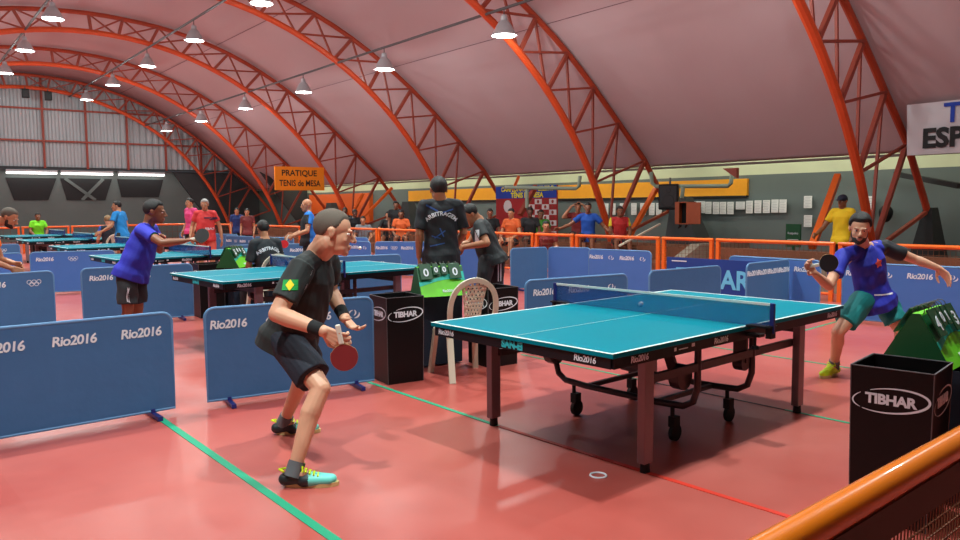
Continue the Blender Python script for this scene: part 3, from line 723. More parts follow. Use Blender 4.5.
# ================================================================== BARRIERS
def barrier_mesh(L, H, m):
    b = MB(); rc = .07; P = []
    for cx, cz, a0 in ((L / 2 - rc, H - rc, 0), (-L / 2 + rc, H - rc, PI / 2)):
        for k in range(7): a = a0 + PI / 2 * k / 6; P.append(V((cx + rc * math.cos(a), -.008, cz + rc * math.sin(a))))
    P += [V((-L / 2, -.008, .045)), V((L / 2, -.008, .045))]
    b.prism(P, (0, .016, 0)); return b.mesh('barrier_cloth', m), P
BM = {}
def barrier(p, q, label, design='rp', H=.76, m=None, side=1, L=None):
    "p,q plan points of the top edge, text on the side facing the right of p->q when side=1"
    p = V((*p, 0)); q = V((*q, 0)); d = q - p; L = L or d.length; mid = (p + q) / 2
    r = empty('court_barrier', mid, math.atan2(d.y, d.x), label, 'barrier', 'court barriers')
    key = (round(L, 2), H, (m or BARR).name)
    if key not in BM: BM[key] = barrier_mesh(L, H, m or BARR)
    me, P = BM[key]
    link(bpy.data.objects.new('cloth', me), r)
    b = MB(); b.tube([V((v.x, 0, v.z)) for v in P], .0125, 8, closed=True); b.build('frame', BARRE, r, True)
    for sx in (-1, 1):
        b = MB(); b.bar((sx * (L / 2 - .16), -.17, .02), (sx * (L / 2 - .16), .17, .02), .035, .03); b.bar((sx * (L / 2 - .16), 0, .02), (sx * (L / 2 - .16), 0, .06), .03); b.build('foot', BARFOOT, r)
    if design:
        n = len(design)
        for k, ch in enumerate(design):
            x = -L / 2 + L * (k + .5) / n
            me = {'r': RIO, 'p': AGITO, 'o': RINGS}.get(ch)
            if me: put_text(me, 'print', r, (x, -.0105 * side, H - .13), ((side, 0, 0), (0, 0, 1), (0, -side, 0)))
    return r
barrier((-4.20, 2.53), (-2.45, 2.50), 'large blue barrier printed white, cut by the left edge, nearest to the viewer', 'rrrr')
barrier((-2.2, 2.50), (-.86, 2.23), 'blue barrier directly behind the shorts of the man in black', 'rprp')
barrier((1.03, 2.28), (2.36, 2.02), 'blue barrier behind the left end of the nearest net', 'rrp')
barrier((-1.83, 7.46), (-.47, 7.28), 'blue barrier behind the shorts of the player in violet blue', 'rrp')
barrier((-3.5, 7.22), (-2.16, 7.40), 'blue barrier with five rings in front of the player in orange', 'rro')
barrier((1.5, 7.05), (2.68, 6.76), 'low blue barrier between the second table and its far barriers')
barrier((-1.48, 12.2), (-.2, 11.75), 'light blue barrier with rings behind the gap left of the player in violet blue', 'ror', m=BARRB)
barrier((-3.0, 11.9), (-1.6, 12.25), 'blue barrier partly hidden behind the shorts of the player in orange', '', m=BARRB)
barrier((-2.2, 16.3), (-.9, 16.2), 'dark blue barrier far left behind the hand of the player in orange', 'ro')
barrier((2.0, 11.75), (3.5, 11.2), 'blue barrier with white print behind the head of the seated umpire', 'rpr')
# line along the far rail, text toward the courts
def bl2(px, label, design='', m=None, H=.76, L=1.4):
    (x0, y0), (x1, y1) = px; barrier((x0, y0), (x1, y1), label, design, H, m)
bl2(((5.55, 1.02), (5.70, -.38)), 'blue barrier with white symbols behind the waist of the opponent', 'rprp', BARRB)
bl2(((5.75, -.5), (5.85, -1.9)), 'blue barrier at the right edge behind the near scoreboard', 'rprp', BARRB)
bl2(((4.54, 1.80), (5.62, 1.78)), 'darker blue barrier standing at an angle beside the light blue letters', 'rrrr')
bl2(((5.75, 2.75), (5.66, 1.36)), 'light blue barrier left of the raised hand of the opponent', 'rrr', BARRB)
bl2(((2.80, 2.04), (4.05, 1.88)), 'plain blue barrier just beyond the far left corner of the nearest table')
bl2(((5.78, 5.47), (5.9, 4.25)), 'light blue barrier with two symbols before the concrete bleacher end', 'rprp', BARRB)
bl2(((4.95, 6.58), (5.72, 6.42)), 'blue barrier turned in shade beside the trousers of the bending man')
bl2(((5.74, 6.40), (6.0, 5.62)), 'plain light blue barrier meeting the shaded one at a corner', '', BARRB)
bl2(((4.1, 7.75), (4.9, 6.72)), 'blue barrier seen between the referee and the bending man', 'rp', BARRB)
bl2(((4.86, 10.75), (5.5, 9.75)), 'light blue barrier just left of the standing referee', 'roro', BARRB)
bl2(((4.55, 12.2), (4.80, 10.85)), 'light blue barrier right of the face of the man in black', 'rprp', BARRB)
bl2(((5.6, 14.1), (5.95, 12.7)), 'light blue barrier farther back right of the face of the man in black', '', BARRB)
bl2(((4.35, 15.6), (4.75, 14.25)), 'blue barrier behind the bald player', 'rprp')
bl2(((4.2, 17.1), (4.38, 15.75)), 'blue barrier behind the head of the umpire in the second court', 'rorp')
bl2(((4.5, 19.2), (4.85, 17.8)), 'blue barrier just right of the player in red', 'ror')
bl2(((4.3, 20.8), (4.5, 19.4)), 'blue barrier behind the player in red', 'rr')
# dark blue sponsor banner panel
sb = empty('sponsor_panel', (5.02, 2.62, 0), -PI / 2, 'dark blue low panel with large light blue letters before the far rail', 'panel')
b = MB(); b.box((0, 0, .40), (1.42, .02, .72)); b.build('board', mat('panel blue', (20, 60, 140), .6, noise=.1), sb)
for sx in (-1, 1): b = MB(); b.box((sx * .6, 0, .02), (.04, .3, .04)); b.build('foot', BARFOOT, sb)
put_text(text_mesh('tb', 'TIBHAR', .36, mat('letter sky', (110, 200, 236), .6), bold=.010, xs=.93), 'lettering', sb, (.03, -.013, .47), FR)
b = MB(); b.box((-.5, -.012, .71), (.25, .002, .015)); b.build('small_lines', PRINT, sb)

# ================================================================== BINS, DESKS, SCOREBOARDS, CHAIRS
def make_bin():
    r = empty('towel_bin'); w0, w1, H = .168, .178, .75
    b = MB(); t = .008
    o = [V((sx * w0, sy * w0, .0)) for sx, sy in ((-1, -1), (1, -1), (1, 1), (-1, 1))]; u = [V((sx * w1, sy * w1, H)) for sx, sy in ((-1, -1), (1, -1), (1, 1), (-1, 1))]
    oi = [V((sx * (w0 - t), sy * (w0 - t), .02)) for sx, sy in ((-1, -1), (1, -1), (1, 1), (-1, 1))]; ui = [V((sx * (w1 - t), sy * (w1 - t), H)) for sx, sy in ((-1, -1), (1, -1), (1, 1), (-1, 1))]
    vs = o + u + oi + ui; fs = [(0, 3, 2, 1), (8, 9, 10, 11)]
    for k in range(4): j = (k + 1) % 4; fs += [(k, j, 4 + j, 4 + k), (8 + k, 12 + k, 12 + j, 8 + j), (4 + k, 4 + j, 12 + j, 12 + k)]
    b.add(vs, fs); b.build('box', BINB, r)
    b = MB()
    for k in range(4): j = (k + 1) % 4; b.bar(u[k] + V((0, 0, .001)), u[j] + V((0, 0, .001)), .006, .004); b.bar(o[k], u[k], .004)
    b.build('edge_trim', mat('edge grey', (96, 92, 96), .5), r)
    for k, (a, bb) in enumerate((((1, 0, 0), (0, -1, 0)), ((0, -1, 0), (-1, 0, 0)))):
        p = V(bb) * .179; p.z = .60
        put_text(TIB, 'lettering', r, p, (a, (0, 0, 1), bb)); put_text(RINGT, 'emblem', r, p + V(bb) * .001, (a, (0, 0, 1), bb))
    return r
B0 = make_bin(); bch = [(c, []) for c in B0.children]
for i, (x, y, a, lb) in enumerate(((-.50, -1.833, .1, 'large black open bin at the right, nearest the orange rail'), (-.58, 2.27, -.18, 'black open bin with white lettering left of the green scoreboard'), (.50, 2.20, -.12, 'black open bin with white lettering behind the white plastic chair'),
                                  (-.22, 7.36, -.1, 'small far black bin at the left corner of the second table'), (.86, 6.98, 0, 'far black bin right of the umpire seated behind the second table'))):
    r = B0 if i == 0 else dup(B0, bch); r.location = (x, y, 0); r.rotation_euler = (0, 0, a); tag(r, lb, 'bin', 'black towel bins')
def desk(x, y, lx, ly, h, rz, label):
    r = empty('umpire_desk', (x, y, 0), rz, label, 'desk', 'umpire desks')
    b = MB(); b.box((0, 0, h - .01), (lx, ly, .02)); b.build('desk_top', BLK, r)
    # cloth skirt with folds
    b = MB(); n = 48; vs = []
    for z, am in ((h, 0), (h - .02, .004), (.35, .012), (.02, .02)):
        for k in range(n):
            u = k / n * 4; s_ = int(u); v = u - s_
            X = [(-1 + 2 * v, -1), (1, -1 + 2 * v), (1 - 2 * v, 1), (-1, 1 - 2 * v)][s_]
            e = 1 + am * 2 * (math.sin(k * 1.9) + .4 * math.sin(k * 3.7)) + .01
            vs.append((X[0] * lx / 2 * e, X[1] * ly / 2 * e, z))
    fs = [(j * n + k, j * n + (k + 1) % n, (j + 1) * n + (k + 1) % n, (j + 1) * n + k) for j in range(3) for k in range(n)] + [tuple(range(n))]
    b.add(vs, fs); b.build('cloth', DESKC, r, True); return r
desk(.03, 2.68, .60, .46, .69, -.15, 'small desk draped in dark cloth between two black bins behind the nearest table')
desk(.30, 7.25, .60, .46, .69, 0, 'small dark desk in front of the umpire of the second court')
desk(.10, -1.90, .60, .50, .69, .06, 'small dark draped desk behind the near black bin')
def scoreboard(x, y, z, rz, digits, label, w_=.46, h=.27, art=True):
    r = empty('scoreboard', (x, y, z), rz, label, 'scoreboard', 'flip scoreboards')
    b = MB(); D = .17
    b.prism([(-w_ / 2, -D, 0), (-w_ / 2, D, 0), (-w_ / 2, .02, h), (-w_ / 2, -.02, h)], (.006, 0, 0)); b.build('side_panel', GREEN, r); b = MB(); b.prism([(w_ / 2, -D, 0), (w_ / 2, D, 0), (w_ / 2, .02, h), (w_ / 2, -.02, h)], (-.006, 0, 0))
    b.build('side_panel', GREEN, r)
    b = MB(); b.add([(-w_ / 2, -D, 0), (w_ / 2, -D, 0), (w_ / 2, -.02, h), (-w_ / 2, -.02, h), (-w_ / 2, D, 0), (w_ / 2, D, 0), (w_ / 2, .02, h), (-w_ / 2, .02, h)], [(0, 1, 2, 3), (5, 4, 7, 6), (3, 2, 6, 7)])
    fp = b.build('front_panel', LIME, r)
    # curved teal and green bands on the slanted front
    sl = V((0, D - .02, h)).normalized(); nn = V((0, -h, D - .02)).normalized()
    def fpt(u, v): return V((u, -D, 0)) + sl * v + nn * .002
    for side in (1, -1):
        def q(u, v):
            p = fpt(u, v); return V((p.x * side, p.y * side, p.z))
        for lo_, hi_, mt in ((lambda u: .20 + .05 * math.sin(6 * u), lambda u: .30, GREEN), (lambda u: .13 + .04 * math.sin(7 * u + 1), lambda u: .20 + .05 * math.sin(6 * u), TEAL)):
            b = MB(); n = 12; A_ = [q(-w_ / 2 + w_ * k / n, lo_(-w_ / 2 + w_ * k / n)) for k in range(n + 1)]; B_ = [q(-w_ / 2 + w_ * k / n, hi_(-w_ / 2 + w_ * k / n)) for k in range(n + 1)]
            b.add(A_ + B_, [(k, k + 1, n + 2 + k, n + 1 + k) for k in range(n)]); b.build('front_print', mt, fp)
    put_text(RIOS, 'lettering', r, fpt(.04, .05) + nn * .002, ((1, 0, 0), sl, nn))
    # cards
    Ws = [.115, .06, .06, .115]; X = [-.155, -.052, .03, .135]
    for side in (1, -1):
        for k in range(4):
            cw = Ws[k]; ch_ = .15 if k in (0, 3) else .105; top = V((X[k] * side, -.025 * side, h + .012))
            dn = V((0, -(D - .02) * side, -h)).normalized(); nv = V((0, -h * side, D - .02)).normalized(); rx = V((side, 0, 0))
            b = MB(); c0 = top + nv * .014
            P = [c0 - rx * cw / 2, c0 + rx * cw / 2, c0 + rx * cw / 2 + dn * ch_, c0 - rx * cw / 2 + dn * ch_]; b.prism(P, nv * .008)
            c_ = b.build('card', GREEND, r)
            me = text_mesh('dig' + digits[k] + ('b' if k in (0, 3) else 's'), digits[k], .11 if k in (0, 3) else .075, PRINT, bold=.002)
            put_text(me, 'digit', r, c0 + dn * ch_ * .58 + nv * .009, (rx, -dn, nv))
        if side == 1:
            for k in range(4):
                for e in (-.3, .3):
                    b = MB(); cx = X[k] + e * Ws[k]; b.tube([V((cx, -.0 + .028 * math.cos(a), h + .012 + .028 * math.sin(a))) for a in [2 * PI * j / 10 for j in range(10)]], .0025, 5, closed=True)
                    b.build('card_ring', STEEL, r)
    return r
scoreboard(.045, 2.46, .69, -.32, '0000', 'green flip scoreboard showing four zeros in front of the standing referee')
scoreboard(.10, 7.20, .69, .75, '5005', 'green flip scoreboard showing five beside the umpire of the second court')
scoreboard(.02, -1.78, .69, .04, '4013', 'green flip scoreboard with ring bound cards on the desk by the near bin')
def make_chair():
    r = empty('plastic_chair')
    # local: front +y, back -y
    b = MB(); P = []
    n = 12; vs = []
    for j in range(n + 1):
        for i in range(n + 1):
            x = -.21 + .42 * i / n; y = -.20 + .42 * j / n
            z = .43 - .025 * math.exp(-((x / .14) ** 2 + (y / .15) ** 2)) - (.03 if j == n else 0)
            vs.append((x * (1 - .08 * (1 - j / n)), y, z))
    b.add(vs, [(j * (n + 1) + i, j * (n + 1) + i + 1, (j + 1) * (n + 1) + i + 1, (j + 1) * (n + 1) + i) for j in range(n) for i in range(n)])
    o = b.build('seat', PLWHITE, r, True); md = o.modifiers.new('s', 'SOLIDIFY'); md.thickness = .012
    for sx in (-1, 1):
        for sy, lx, ly in ((1, .24, .24), (-1, .22, -.27)):
            b = MB(); b.bar((sx * .19, sy * .17, .42), (sx * lx * .93, ly, 0), .055, .028); b.build('leg', PLWHITE, r)
    # arch frame of the back and splat
    b = MB(); A_ = []
    for k in range(25):
        a = PI * k / 24; x = .215 * math.cos(a); z = .62 + .27 * math.sin(a) ** .8 if 0 < a < PI else .62
        A_.append(V((x, -.215 - .09 * (z - .43) / .45, z)))
    A_ = [V((.20, -.20, .42))] + A_ + [V((-.20, -.20, .42))]
    for i in range(len(A_) - 1): b.bar(A_[i], A_[i + 1], .045, .02, up=V((0, 1, .2)))
    b.build('back_frame', PLWHITE, r, True)
    # perforated splat: strips with holes
    b = MB(); rows = 13
    def hw(z): return .07 + .055 * ((z - .43) / .42) ** 2
    def yp(z): return -.212 - .09 * (z - .43) / .45
    for k in range(rows):
        z0 = .44 + (.42) * k / rows; z1 = .44 + .42 * (k + 1) / rows; zm = z0 + (z1 - z0) * .45
        b.add([(-hw(z0), yp(z0), z0), (hw(z0), yp(z0), z0), (hw(zm), yp(zm), zm), (-hw(zm), yp(zm), zm)], [(0, 1, 2, 3)])
        nc = 6; 
        for c in range(nc + 1):
            xa = -1 + 2 * c / nc - .09 + (.0 if k % 2 else .16); xb = xa + .2; xa = max(-1, xa); xb = min(1, xb)
            if xb > xa: b.add([(hw(zm) * xa, yp(zm), zm), (hw(zm) * xb, yp(zm), zm), (hw(z1) * xb, yp(z1), z1), (hw(z1) * xa, yp(z1), z1)], [(0, 1, 2, 3)])
        for sx in (-1, 1): b.add([(sx * hw(zm), yp(zm), zm), (sx * hw(zm) * .86, yp(zm), zm), (sx * hw(z1) * .86, yp(z1), z1), (sx * hw(z1), yp(z1), z1)], [(0, 1, 2, 3)])
    o = b.build('splat', PLWHITE, r); md = o.modifiers.new('s', 'SOLIDIFY'); md.thickness = .006
    return r
C0 = make_chair(); cch = [(c, []) for c in C0.children]
for i, (x, y, a, lb) in enumerate(((-.06, 1.99, -.32, 'empty white plastic chair with perforated back at the corner of the nearest table'), (.25, 6.46, 0, 'white plastic chair under the umpire of the second court'),
                                  (1.2, 16.9, .1, 'far white plastic chair under the umpire at the left'))):
    r = C0 if i == 0 else dup(C0, cch); r.location = (x, y, 0); r.rotation_euler = (0, 0, a); tag(r, lb, 'chair', 'white plastic chairs')
def ball(P, lb): b = MB(); b.ell(P, (.02, .02, .02), nu=16, nv=10); tag(b.build('tennis_ball', BALL, None, True), lb, 'ball', 'balls in play')
ball(at(641, 304, 5.75), 'white ball in flight above the net of the nearest table')
ball(at(360, 248, 9.0), 'small white ball in flight above the second table')

# ================================================================== PEOPLE
from mathutils.bvhtree import BVHTree
SK = {k: mat('skin ' + k, c, .5, noise=.06, nscale=12, sss=.0) for k, c in dict(fair=(214, 158, 128), tan=(186, 128, 94), brown=(138, 88, 62), dark=(96, 62, 46)).items()}
HAIR = mat('hair black', (24, 20, 20), .6, bump=.5, bscale=180); HAIRB = mat('hair short brown', (98, 86, 76), .8, bump=.4, bscale=220); HAIRG = mat('hair grey', (168, 168, 164), .7, bump=.5, bscale=160)
EYEW = mat('eye white', (225, 220, 214), .3); EYED = mat('eye iris', (40, 26, 18), .3); LIPM = mat('lip', (168, 96, 84), .5); BEARD = mat('beard', (44, 34, 30), .85)
def cloth(name, col, rough=.8, n=.12): return mat('cloth ' + name, col, rough, noise=n, nscale=5, bump=.55, bscale=11)
def limbm(mb, p, q, r0, r1, n=14):
    "tapered capsule"
    p = V(p); q = V(q); d = (q - p); L = d.length
    if L < 1e-5: return mb.ell(p, (r0, r0, r0), nu=n, nv=8)
    d.normalize(); a = d.orthogonal().normalized(); b = d.cross(a); rings = []
    for k in range(1, 4): t = PI / 2 * k / 4 ; rings.append((p - d * r0 * math.cos(t), r0 * math.sin(t)))
    rings += [(p, r0), (p.lerp(q, .5), (r0 + r1) / 2), (q, r1)]
    for k in range(3, 0, -1): t = PI / 2 * k / 4; rings.append((q + d * r1 * math.cos(t), r1 * math.sin(t)))
    vs = [p - d * r0]
    for c, r in rings: vs += [c + (a * math.cos(2 * PI * k / n) + b * math.sin(2 * PI * k / n)) * r for k in range(n)]
    vs.append(q + d * r1); N = len(rings); fs = [(0, 1 + (k + 1) % n, 1 + k) for k in range(n)]
    for j in range(N - 1): fs += [(1 + j * n + k, 1 + j * n + (k + 1) % n, 1 + (j + 1) * n + (k + 1) % n, 1 + (j + 1) * n + k) for k in range(n)]
    e = len(vs) - 1; fs += [(e, 1 + (N - 1) * n + k, 1 + (N - 1) * n + (k + 1) % n) for k in range(n)]
    return mb.add(vs, fs)
def loft(mb, rings, n=24):
    "rings: (centre, side vec, fwd vec, half width, half depth)"
    vs = []
    for c, s_, f_, w_, d_ in rings:
        for k in range(n):
            a = 2 * PI * k / n; ca, sa = math.cos(a), math.sin(a)
            ex = .85; x = math.copysign(abs(ca) ** ex, ca); y = math.copysign(abs(sa) ** ex, sa)
            vs.append(V(c) + V(s_) * (x * w_) + V(f_) * (y * d_))
    N = len(rings); fs = [tuple(range(n - 1, -1, -1)), tuple((N - 1) * n + k for k in range(n))]
    for j in range(N - 1): fs += [(j * n + k, j * n + (k + 1) % n, (j + 1) * n + (k + 1) % n, (j + 1) * n + k) for k in range(n)]
    return mb.add(vs, fs)
def remesh(mb, name, mats, vox, smooth=2, parent=None, paint=None, off=V((0, 0, 0)), wrinkle=0):
    me = bpy.data.meshes.new('tmp'); me.from_pydata([V(v) - off for v in mb.v], [], mb.f)
    bm = bmesh.new(); bm.from_mesh(me); bmesh.ops.recalc_face_normals(bm, faces=bm.faces); bm.to_mesh(me); bm.free()
    o = bpy.data.objects.new('tmp', me); COL.objects.link(o)
    md = o.modifiers.new('r', 'REMESH'); md.mode = 'VOXEL'; md.voxel_size = vox
    if smooth: md = o.modifiers.new('s', 'SMOOTH'); md.factor = .5; md.iterations = smooth
    dg = bpy.context.evaluated_depsgraph_get(); out = bpy.data.meshes.new_from_object(o.evaluated_get(dg))
    bpy.data.objects.remove(o)
    if wrinkle:
        n = len(out.vertices); co = np.empty(n * 3); out.vertices.foreach_get('co', co); co = co.reshape(-1, 3)
        no = np.empty(n * 3); out.vertex_normals.foreach_get('vector', no); no = no.reshape(-1, 3)
        w_ = np.sin(co[:, 2] * 34 + 5 * np.sin(co[:, 0] * 9 + co[:, 1] * 7)) * np.sin(co[:, 0] * 17 - co[:, 1] * 13 + co[:, 2] * 8 + 1.3)
        co += no * (w_ * wrinkle)[:, None]; out.vertices.foreach_set('co', co.ravel())
    out.materials.clear()
    for m_ in (mats if isinstance(mats, (list, tuple)) else [mats]): out.materials.append(m_)
    mi = [0] * len(out.polygons)
    if paint:
        for i, pl in enumerate(out.polygons): mi[i] = paint(pl.center + off)
    out.polygons.foreach_set('material_index', mi)
    out.polygons.foreach_set('use_smooth', [True] * len(out.polygons)); out.update()
    o = bpy.data.objects.new(name, out); return link(o, parent)
def frame(fwd, up):
    f_ = V(fwd).normalized(); u = V(up); u = (u - f_ * u.dot(f_)).normalized(); r = f_.cross(u)
    return r, f_, u
def hand(mb, W, D, pn, curl=.35, side=1, sc=1.0, spread=.05):
    "W wrist, D direction to the finger tips, pn palm normal, side: thumb at +side*across"
    D = V(D).normalized(); pn = V(pn); pn = (pn - D * pn.dot(D)).normalized(); ac = D.cross(pn) * side; W = V(W); s = sc
    for k in range(4):
        x = (1.5 - k) * .0205 * s
        kn = W + D * (.088 - .004 * abs(k - 1.0)) * s + ac * x
        limbm(mb, W + D * .01 * s + ac * x * .6, kn, .0145 * s, .0115 * s, 8)
        ln = [(.043, .027, .021), (.047, .031, .022), (.043, .028, .021), (.034, .021, .018)][k]; p = kn; ang = curl * .8 + .05 * k
        d0 = (D + ac * (1.5 - k) * spread).normalized()
        for i, L in enumerate(ln):
            dd = d0 * math.cos(ang) + pn * math.sin(ang); q = p + dd * L * s
            limbm(mb, p, q, (.0098 - .0007 * i) * s, (.0092 - .0008 * i) * s, 8); p = q; ang += curl
    mb.ell(W + D * .048 * s, (.001, .001, .001))
    t0 = W + D * .022 * s + ac * .026 * s + pn * .006 * s; t1 = t0 + (D * .6 + ac * .75 + pn * .3).normalized() * .042 * s; t2 = t1 + (D * .9 + ac * .25 + pn * (.3 + curl * .6)).normalized() * .032 * s; t3 = t2 + (D * .9 - ac * .1 + pn * (.3 + curl)).normalized() * .024 * s
    limbm(mb, t0, t1, .0165 * s, .0125 * s, 8); limbm(mb, t1, t2, .0115 * s, .0105 * s, 8); limbm(mb, t2, t3, .0105 * s, .0085 * s, 8)
def smst(a, b, x): t = max(0, min(1, (x - a) / (b - a))); return t * t * (3 - 2 * t)
def person(J, look, label, skin='tan', vox=.008, shirt=None, shorts=None, trousers=False, hair='short', hairm=None, shoes=None, sole=None, socks=None, group=None,
           hsc=1.0, sc=1.0, fat=0.0, sleeve=.6, shortlen=.72, curlR=.5, curlL=.35, palmR=None, palmL=None, beard=False, cap=None, mats2=None, paint=None, up=(0, 0, 1), chairless=True, laces=None, shoe2=None, headup=None, bands=None, nkw=1.0, arm=1.0, wrink=.004, long_hair=False):
    g = {k: V(v) for k, v in J.items()}
    hipm = (g['hipR'] + g['hipL']) / 2; shm = (g['shR'] + g['shL']) / 2
    base = V((hipm.x, hipm.y, min(g['anR'].z, g['anL'].z) - .085 if 'anR' in g else 0))
    base.z = max(0, base.z)
    root = empty('person', base, 0, label, 'person', group)
    sH = (g['hipR'] - g['hipL']).normalized(); sS = (g['shR'] - g['shL']).normalized(); upv = (shm - hipm); TL_ = upv.length; upn = upv.normalized()
    def ring(a, w_, d_, off=0.0, e=0.0):
        s_ = sH.lerp(sS, max(0, min(1, a))).normalized(); f_ = upn.cross(s_).normalized(); s2 = f_.cross(upn)
        return (hipm + upv * a + f_ * off, s2, f_, w_ * sc + e, d_ * sc + e)
    F_ = fat
    def torso(e, a0=-.12, top=True):
        R_ = [(-.12, .125, .095, -.01), (.0, .165, .115, -.01), (.12, .165 + F_ * .5, .115 + F_ * .6, F_ * .3), (.34, .148 + F_, .10 + F_, F_ * .6), (.6, .150 + F_ * .6, .110 + F_ * .5, .005 + F_ * .3), (.82, .160, .114, .01), (.95, .148, .09, 0), (1.04, .10, .068, -.005), (1.09, .065, .058, -.005)]
        return [ring(a, w_, d_, o, e) for a, w_, d_, o in R_ if a >= a0]
    b = MB(); loft(b, torso(0))
    hd = g['head']; r_, f_, u_ = frame(look, headup or up); H = hsc * sc
    M = Matrix((r_, f_, u_)).transposed()
    def hp(x, y, z): return hd + M @ V((x, y, z)) * H
    def he(mb, c, r, **k): mb.ell(hp(*c), [q * H for q in r], M=M, **k)
    nk = shm + upn * .05 * sc
    limbm(b, nk, hp(0, -.022, -.055), .060 * sc * nkw, .054 * H * nkw); limbm(b, nk, hp(0, -.040, -.035), .052 * sc * nkw, .050 * H); limbm(b, nk + upn * -.02, g['shR'] + upn * .005, .055 * sc, .05 * sc); limbm(b, nk + upn * -.02, g['shL'] + upn * .005, .055 * sc, .05 * sc)
    he(b, (0, -.014, .034), (.073, .094, .084), nu=24, nv=16); he(b, (0, .020, -.022), (.059, .068, .085), nu=20, nv=14); he(b, (0, .030, -.070), (.050, .056, .040)); he(b, (0, .070, -.090), (.026, .020, .020))
    for x in (-1, 1):
        he(b, (x * .034, .052, -.028), (.018, .020, .018)); he(b, (x * .010, .101, -.030), (.009, .010, .007), nu=8, nv=6)
        he(b, (x * .074, -.012, -.002), (.008, .016, .030)); he(b, (x * .077, -.018, .010), (.008, .015, .015)); he(b, (x * .028, .083, .021), (.026, .012, .009))
    limbm(b, hp(0, .086, .012), hp(0, .110, -.024), .0085 * H, .0125 * H, 8); he(b, (0, .087, -.057), (.024, .010, .0075)); he(b, (0, .086, -.068), (.020, .010, .007))
    for S_ in 'RL':
        sd = 1 if S_ == 'R' else -1
        sh, el, wr, ha = g['sh' + S_], g['el' + S_], g['wr' + S_], g['ha' + S_]
        limbm(b, sh, sh.lerp(el, .4), .058 * sc, .050 * sc * arm); limbm(b, sh.lerp(el, .35), el, .050 * sc * arm, .041 * sc * arm)
        limbm(b, el, el.lerp(wr, .3), .040 * sc * arm, .043 * sc * arm); limbm(b, el.lerp(wr, .3), wr, .042 * sc * arm, .028 * sc * arm)
        fD = (ha - wr).normalized(); pn = V((palmR if S_ == 'R' else palmL) or (-sd * sS + V((0, 0, -.3))))
        hand(b, wr, fD, pn, curlR if S_ == 'R' else curlL, side=(1 if S_ == 'L' else -1), sc=1.06 * sc)
        hip, kn, an, to = g['hip' + S_], g['kn' + S_], g['an' + S_], g['to' + S_]
        limbm(b, hip, hip.lerp(kn, .45), .092 * sc, .078 * sc); limbm(b, hip.lerp(kn, .4), kn, .078 * sc, .054 * sc)
        cdir = (an - kn).normalized(); bk = -(V((to.x - an.x, to.y - an.y, 0)).normalized()); bk = (bk - cdir * bk.dot(cdir)); 
        limbm(b, kn, kn.lerp(an, .32) + bk * .014, .052 * sc, .056 * sc); limbm(b, kn.lerp(an, .3) + bk * .014, an, .054 * sc, .034 * sc)
        fd = (V((to.x, to.y, 0)) - V((an.x, an.y, 0))).normalized(); limbm(b, an, V((to.x, to.y, to.z)) - fd * .06, .036 * sc, .028 * sc)
    body = remesh(b, 'body', [SK[skin]], vox, 2, root, None, base)
    # face details
    if vox < .02:
        for x in (-1, 1):
            e = MB(); he(e, (x * .029, .0725, .004), (.0125, .0115, .0070), nu=12, nv=8); e.v = [V(v) - base for v in e.v]; eo = e.build('eye', EYEW, root, True)
            e = MB(); he(e, (x * .029, .0828, .004), (.006, .003, .006), nu=10, nv=6); e.v = [V(v) - base for v in e.v]; e.build('iris', EYED, eo, True)
            e = MB(); he(e, (x * .031, .087, .024), (.019, .006, .0035), nu=10, nv=6); e.v = [V(v) - base for v in e.v]; e.build('eyebrow', hairm or HAIR, root, True)
        e = MB(); he(e, (0, .0895, -.0575), (.022, .0085, .0055), nu=14, nv=8); he(e, (0, .0885, -.0680), (.019, .0085, .006), nu=14, nv=8); e.v = [V(v) - base for v in e.v]; e.build('lips', LIPM, root, True)
    if hair:
        th = {'short': .085, 'buzz': .035, 'thick': .17, 'bald': .012}.get(hair, .085)
        def hf(u):
            y, z, x = u.y, u.z, abs(u.x)
            lim = .50 if hair != 'buzz' else .55
            g_ = -.80 + .62 * smst(-.5, -.08, y) + (lim + .18) * smst(.14, .60, y)
            if hair == 'bald': g_ = -.5 + .3 * smst(-.4, .1, y) ; k = smst(g_, g_ + .12, z) * (1 - smst(.05, .3, z)) * (1 - smst(-.1, .3, y))
            else: k = smst(g_ - .12, g_ + .16, z)
            return 1 + (th * (1 + (.5 if hair == 'thick' else .25) * max(0, z)) + .05) * k - .05
        e = MB(); he(e, (0, -.014, .036), (.0745, .0955, .085), nu=64, nv=48, fn=hf); e.v = [V(v) - base for v in e.v]; e.build('hair', hairm or HAIR, root, True)
    if beard:
        e = MB(); he(e, (0, .031, -.073), (.0525, .0585, .0425), nu=24, nv=16); he(e, (0, .071, -.091), (.028, .0222, .0222), nu=16, nv=12)
        for x in (-1, 1): he(e, (x * .050, .012, -.045), (.014, .022, .034), nu=12, nv=10)
        remesh(e, 'beard', [BEARD], .005, 1, root, None, base)
        e = MB(); he(e, (0, .090, -.047), (.017, .005, .003)); e.v = [V(v) - base for v in e.v]; e.build('moustache', BEARD, root, True)
    if cap:
        e = MB(); he(e, (0, -.01, .05), (.082, .102, .078), nu=24, nv=14); he(e, (0, .11, .04), (.062, .06, .010)); remesh(e, 'cap', [cap], vox, 2, root, None, base)
    out = {'root': root, 'body': body}
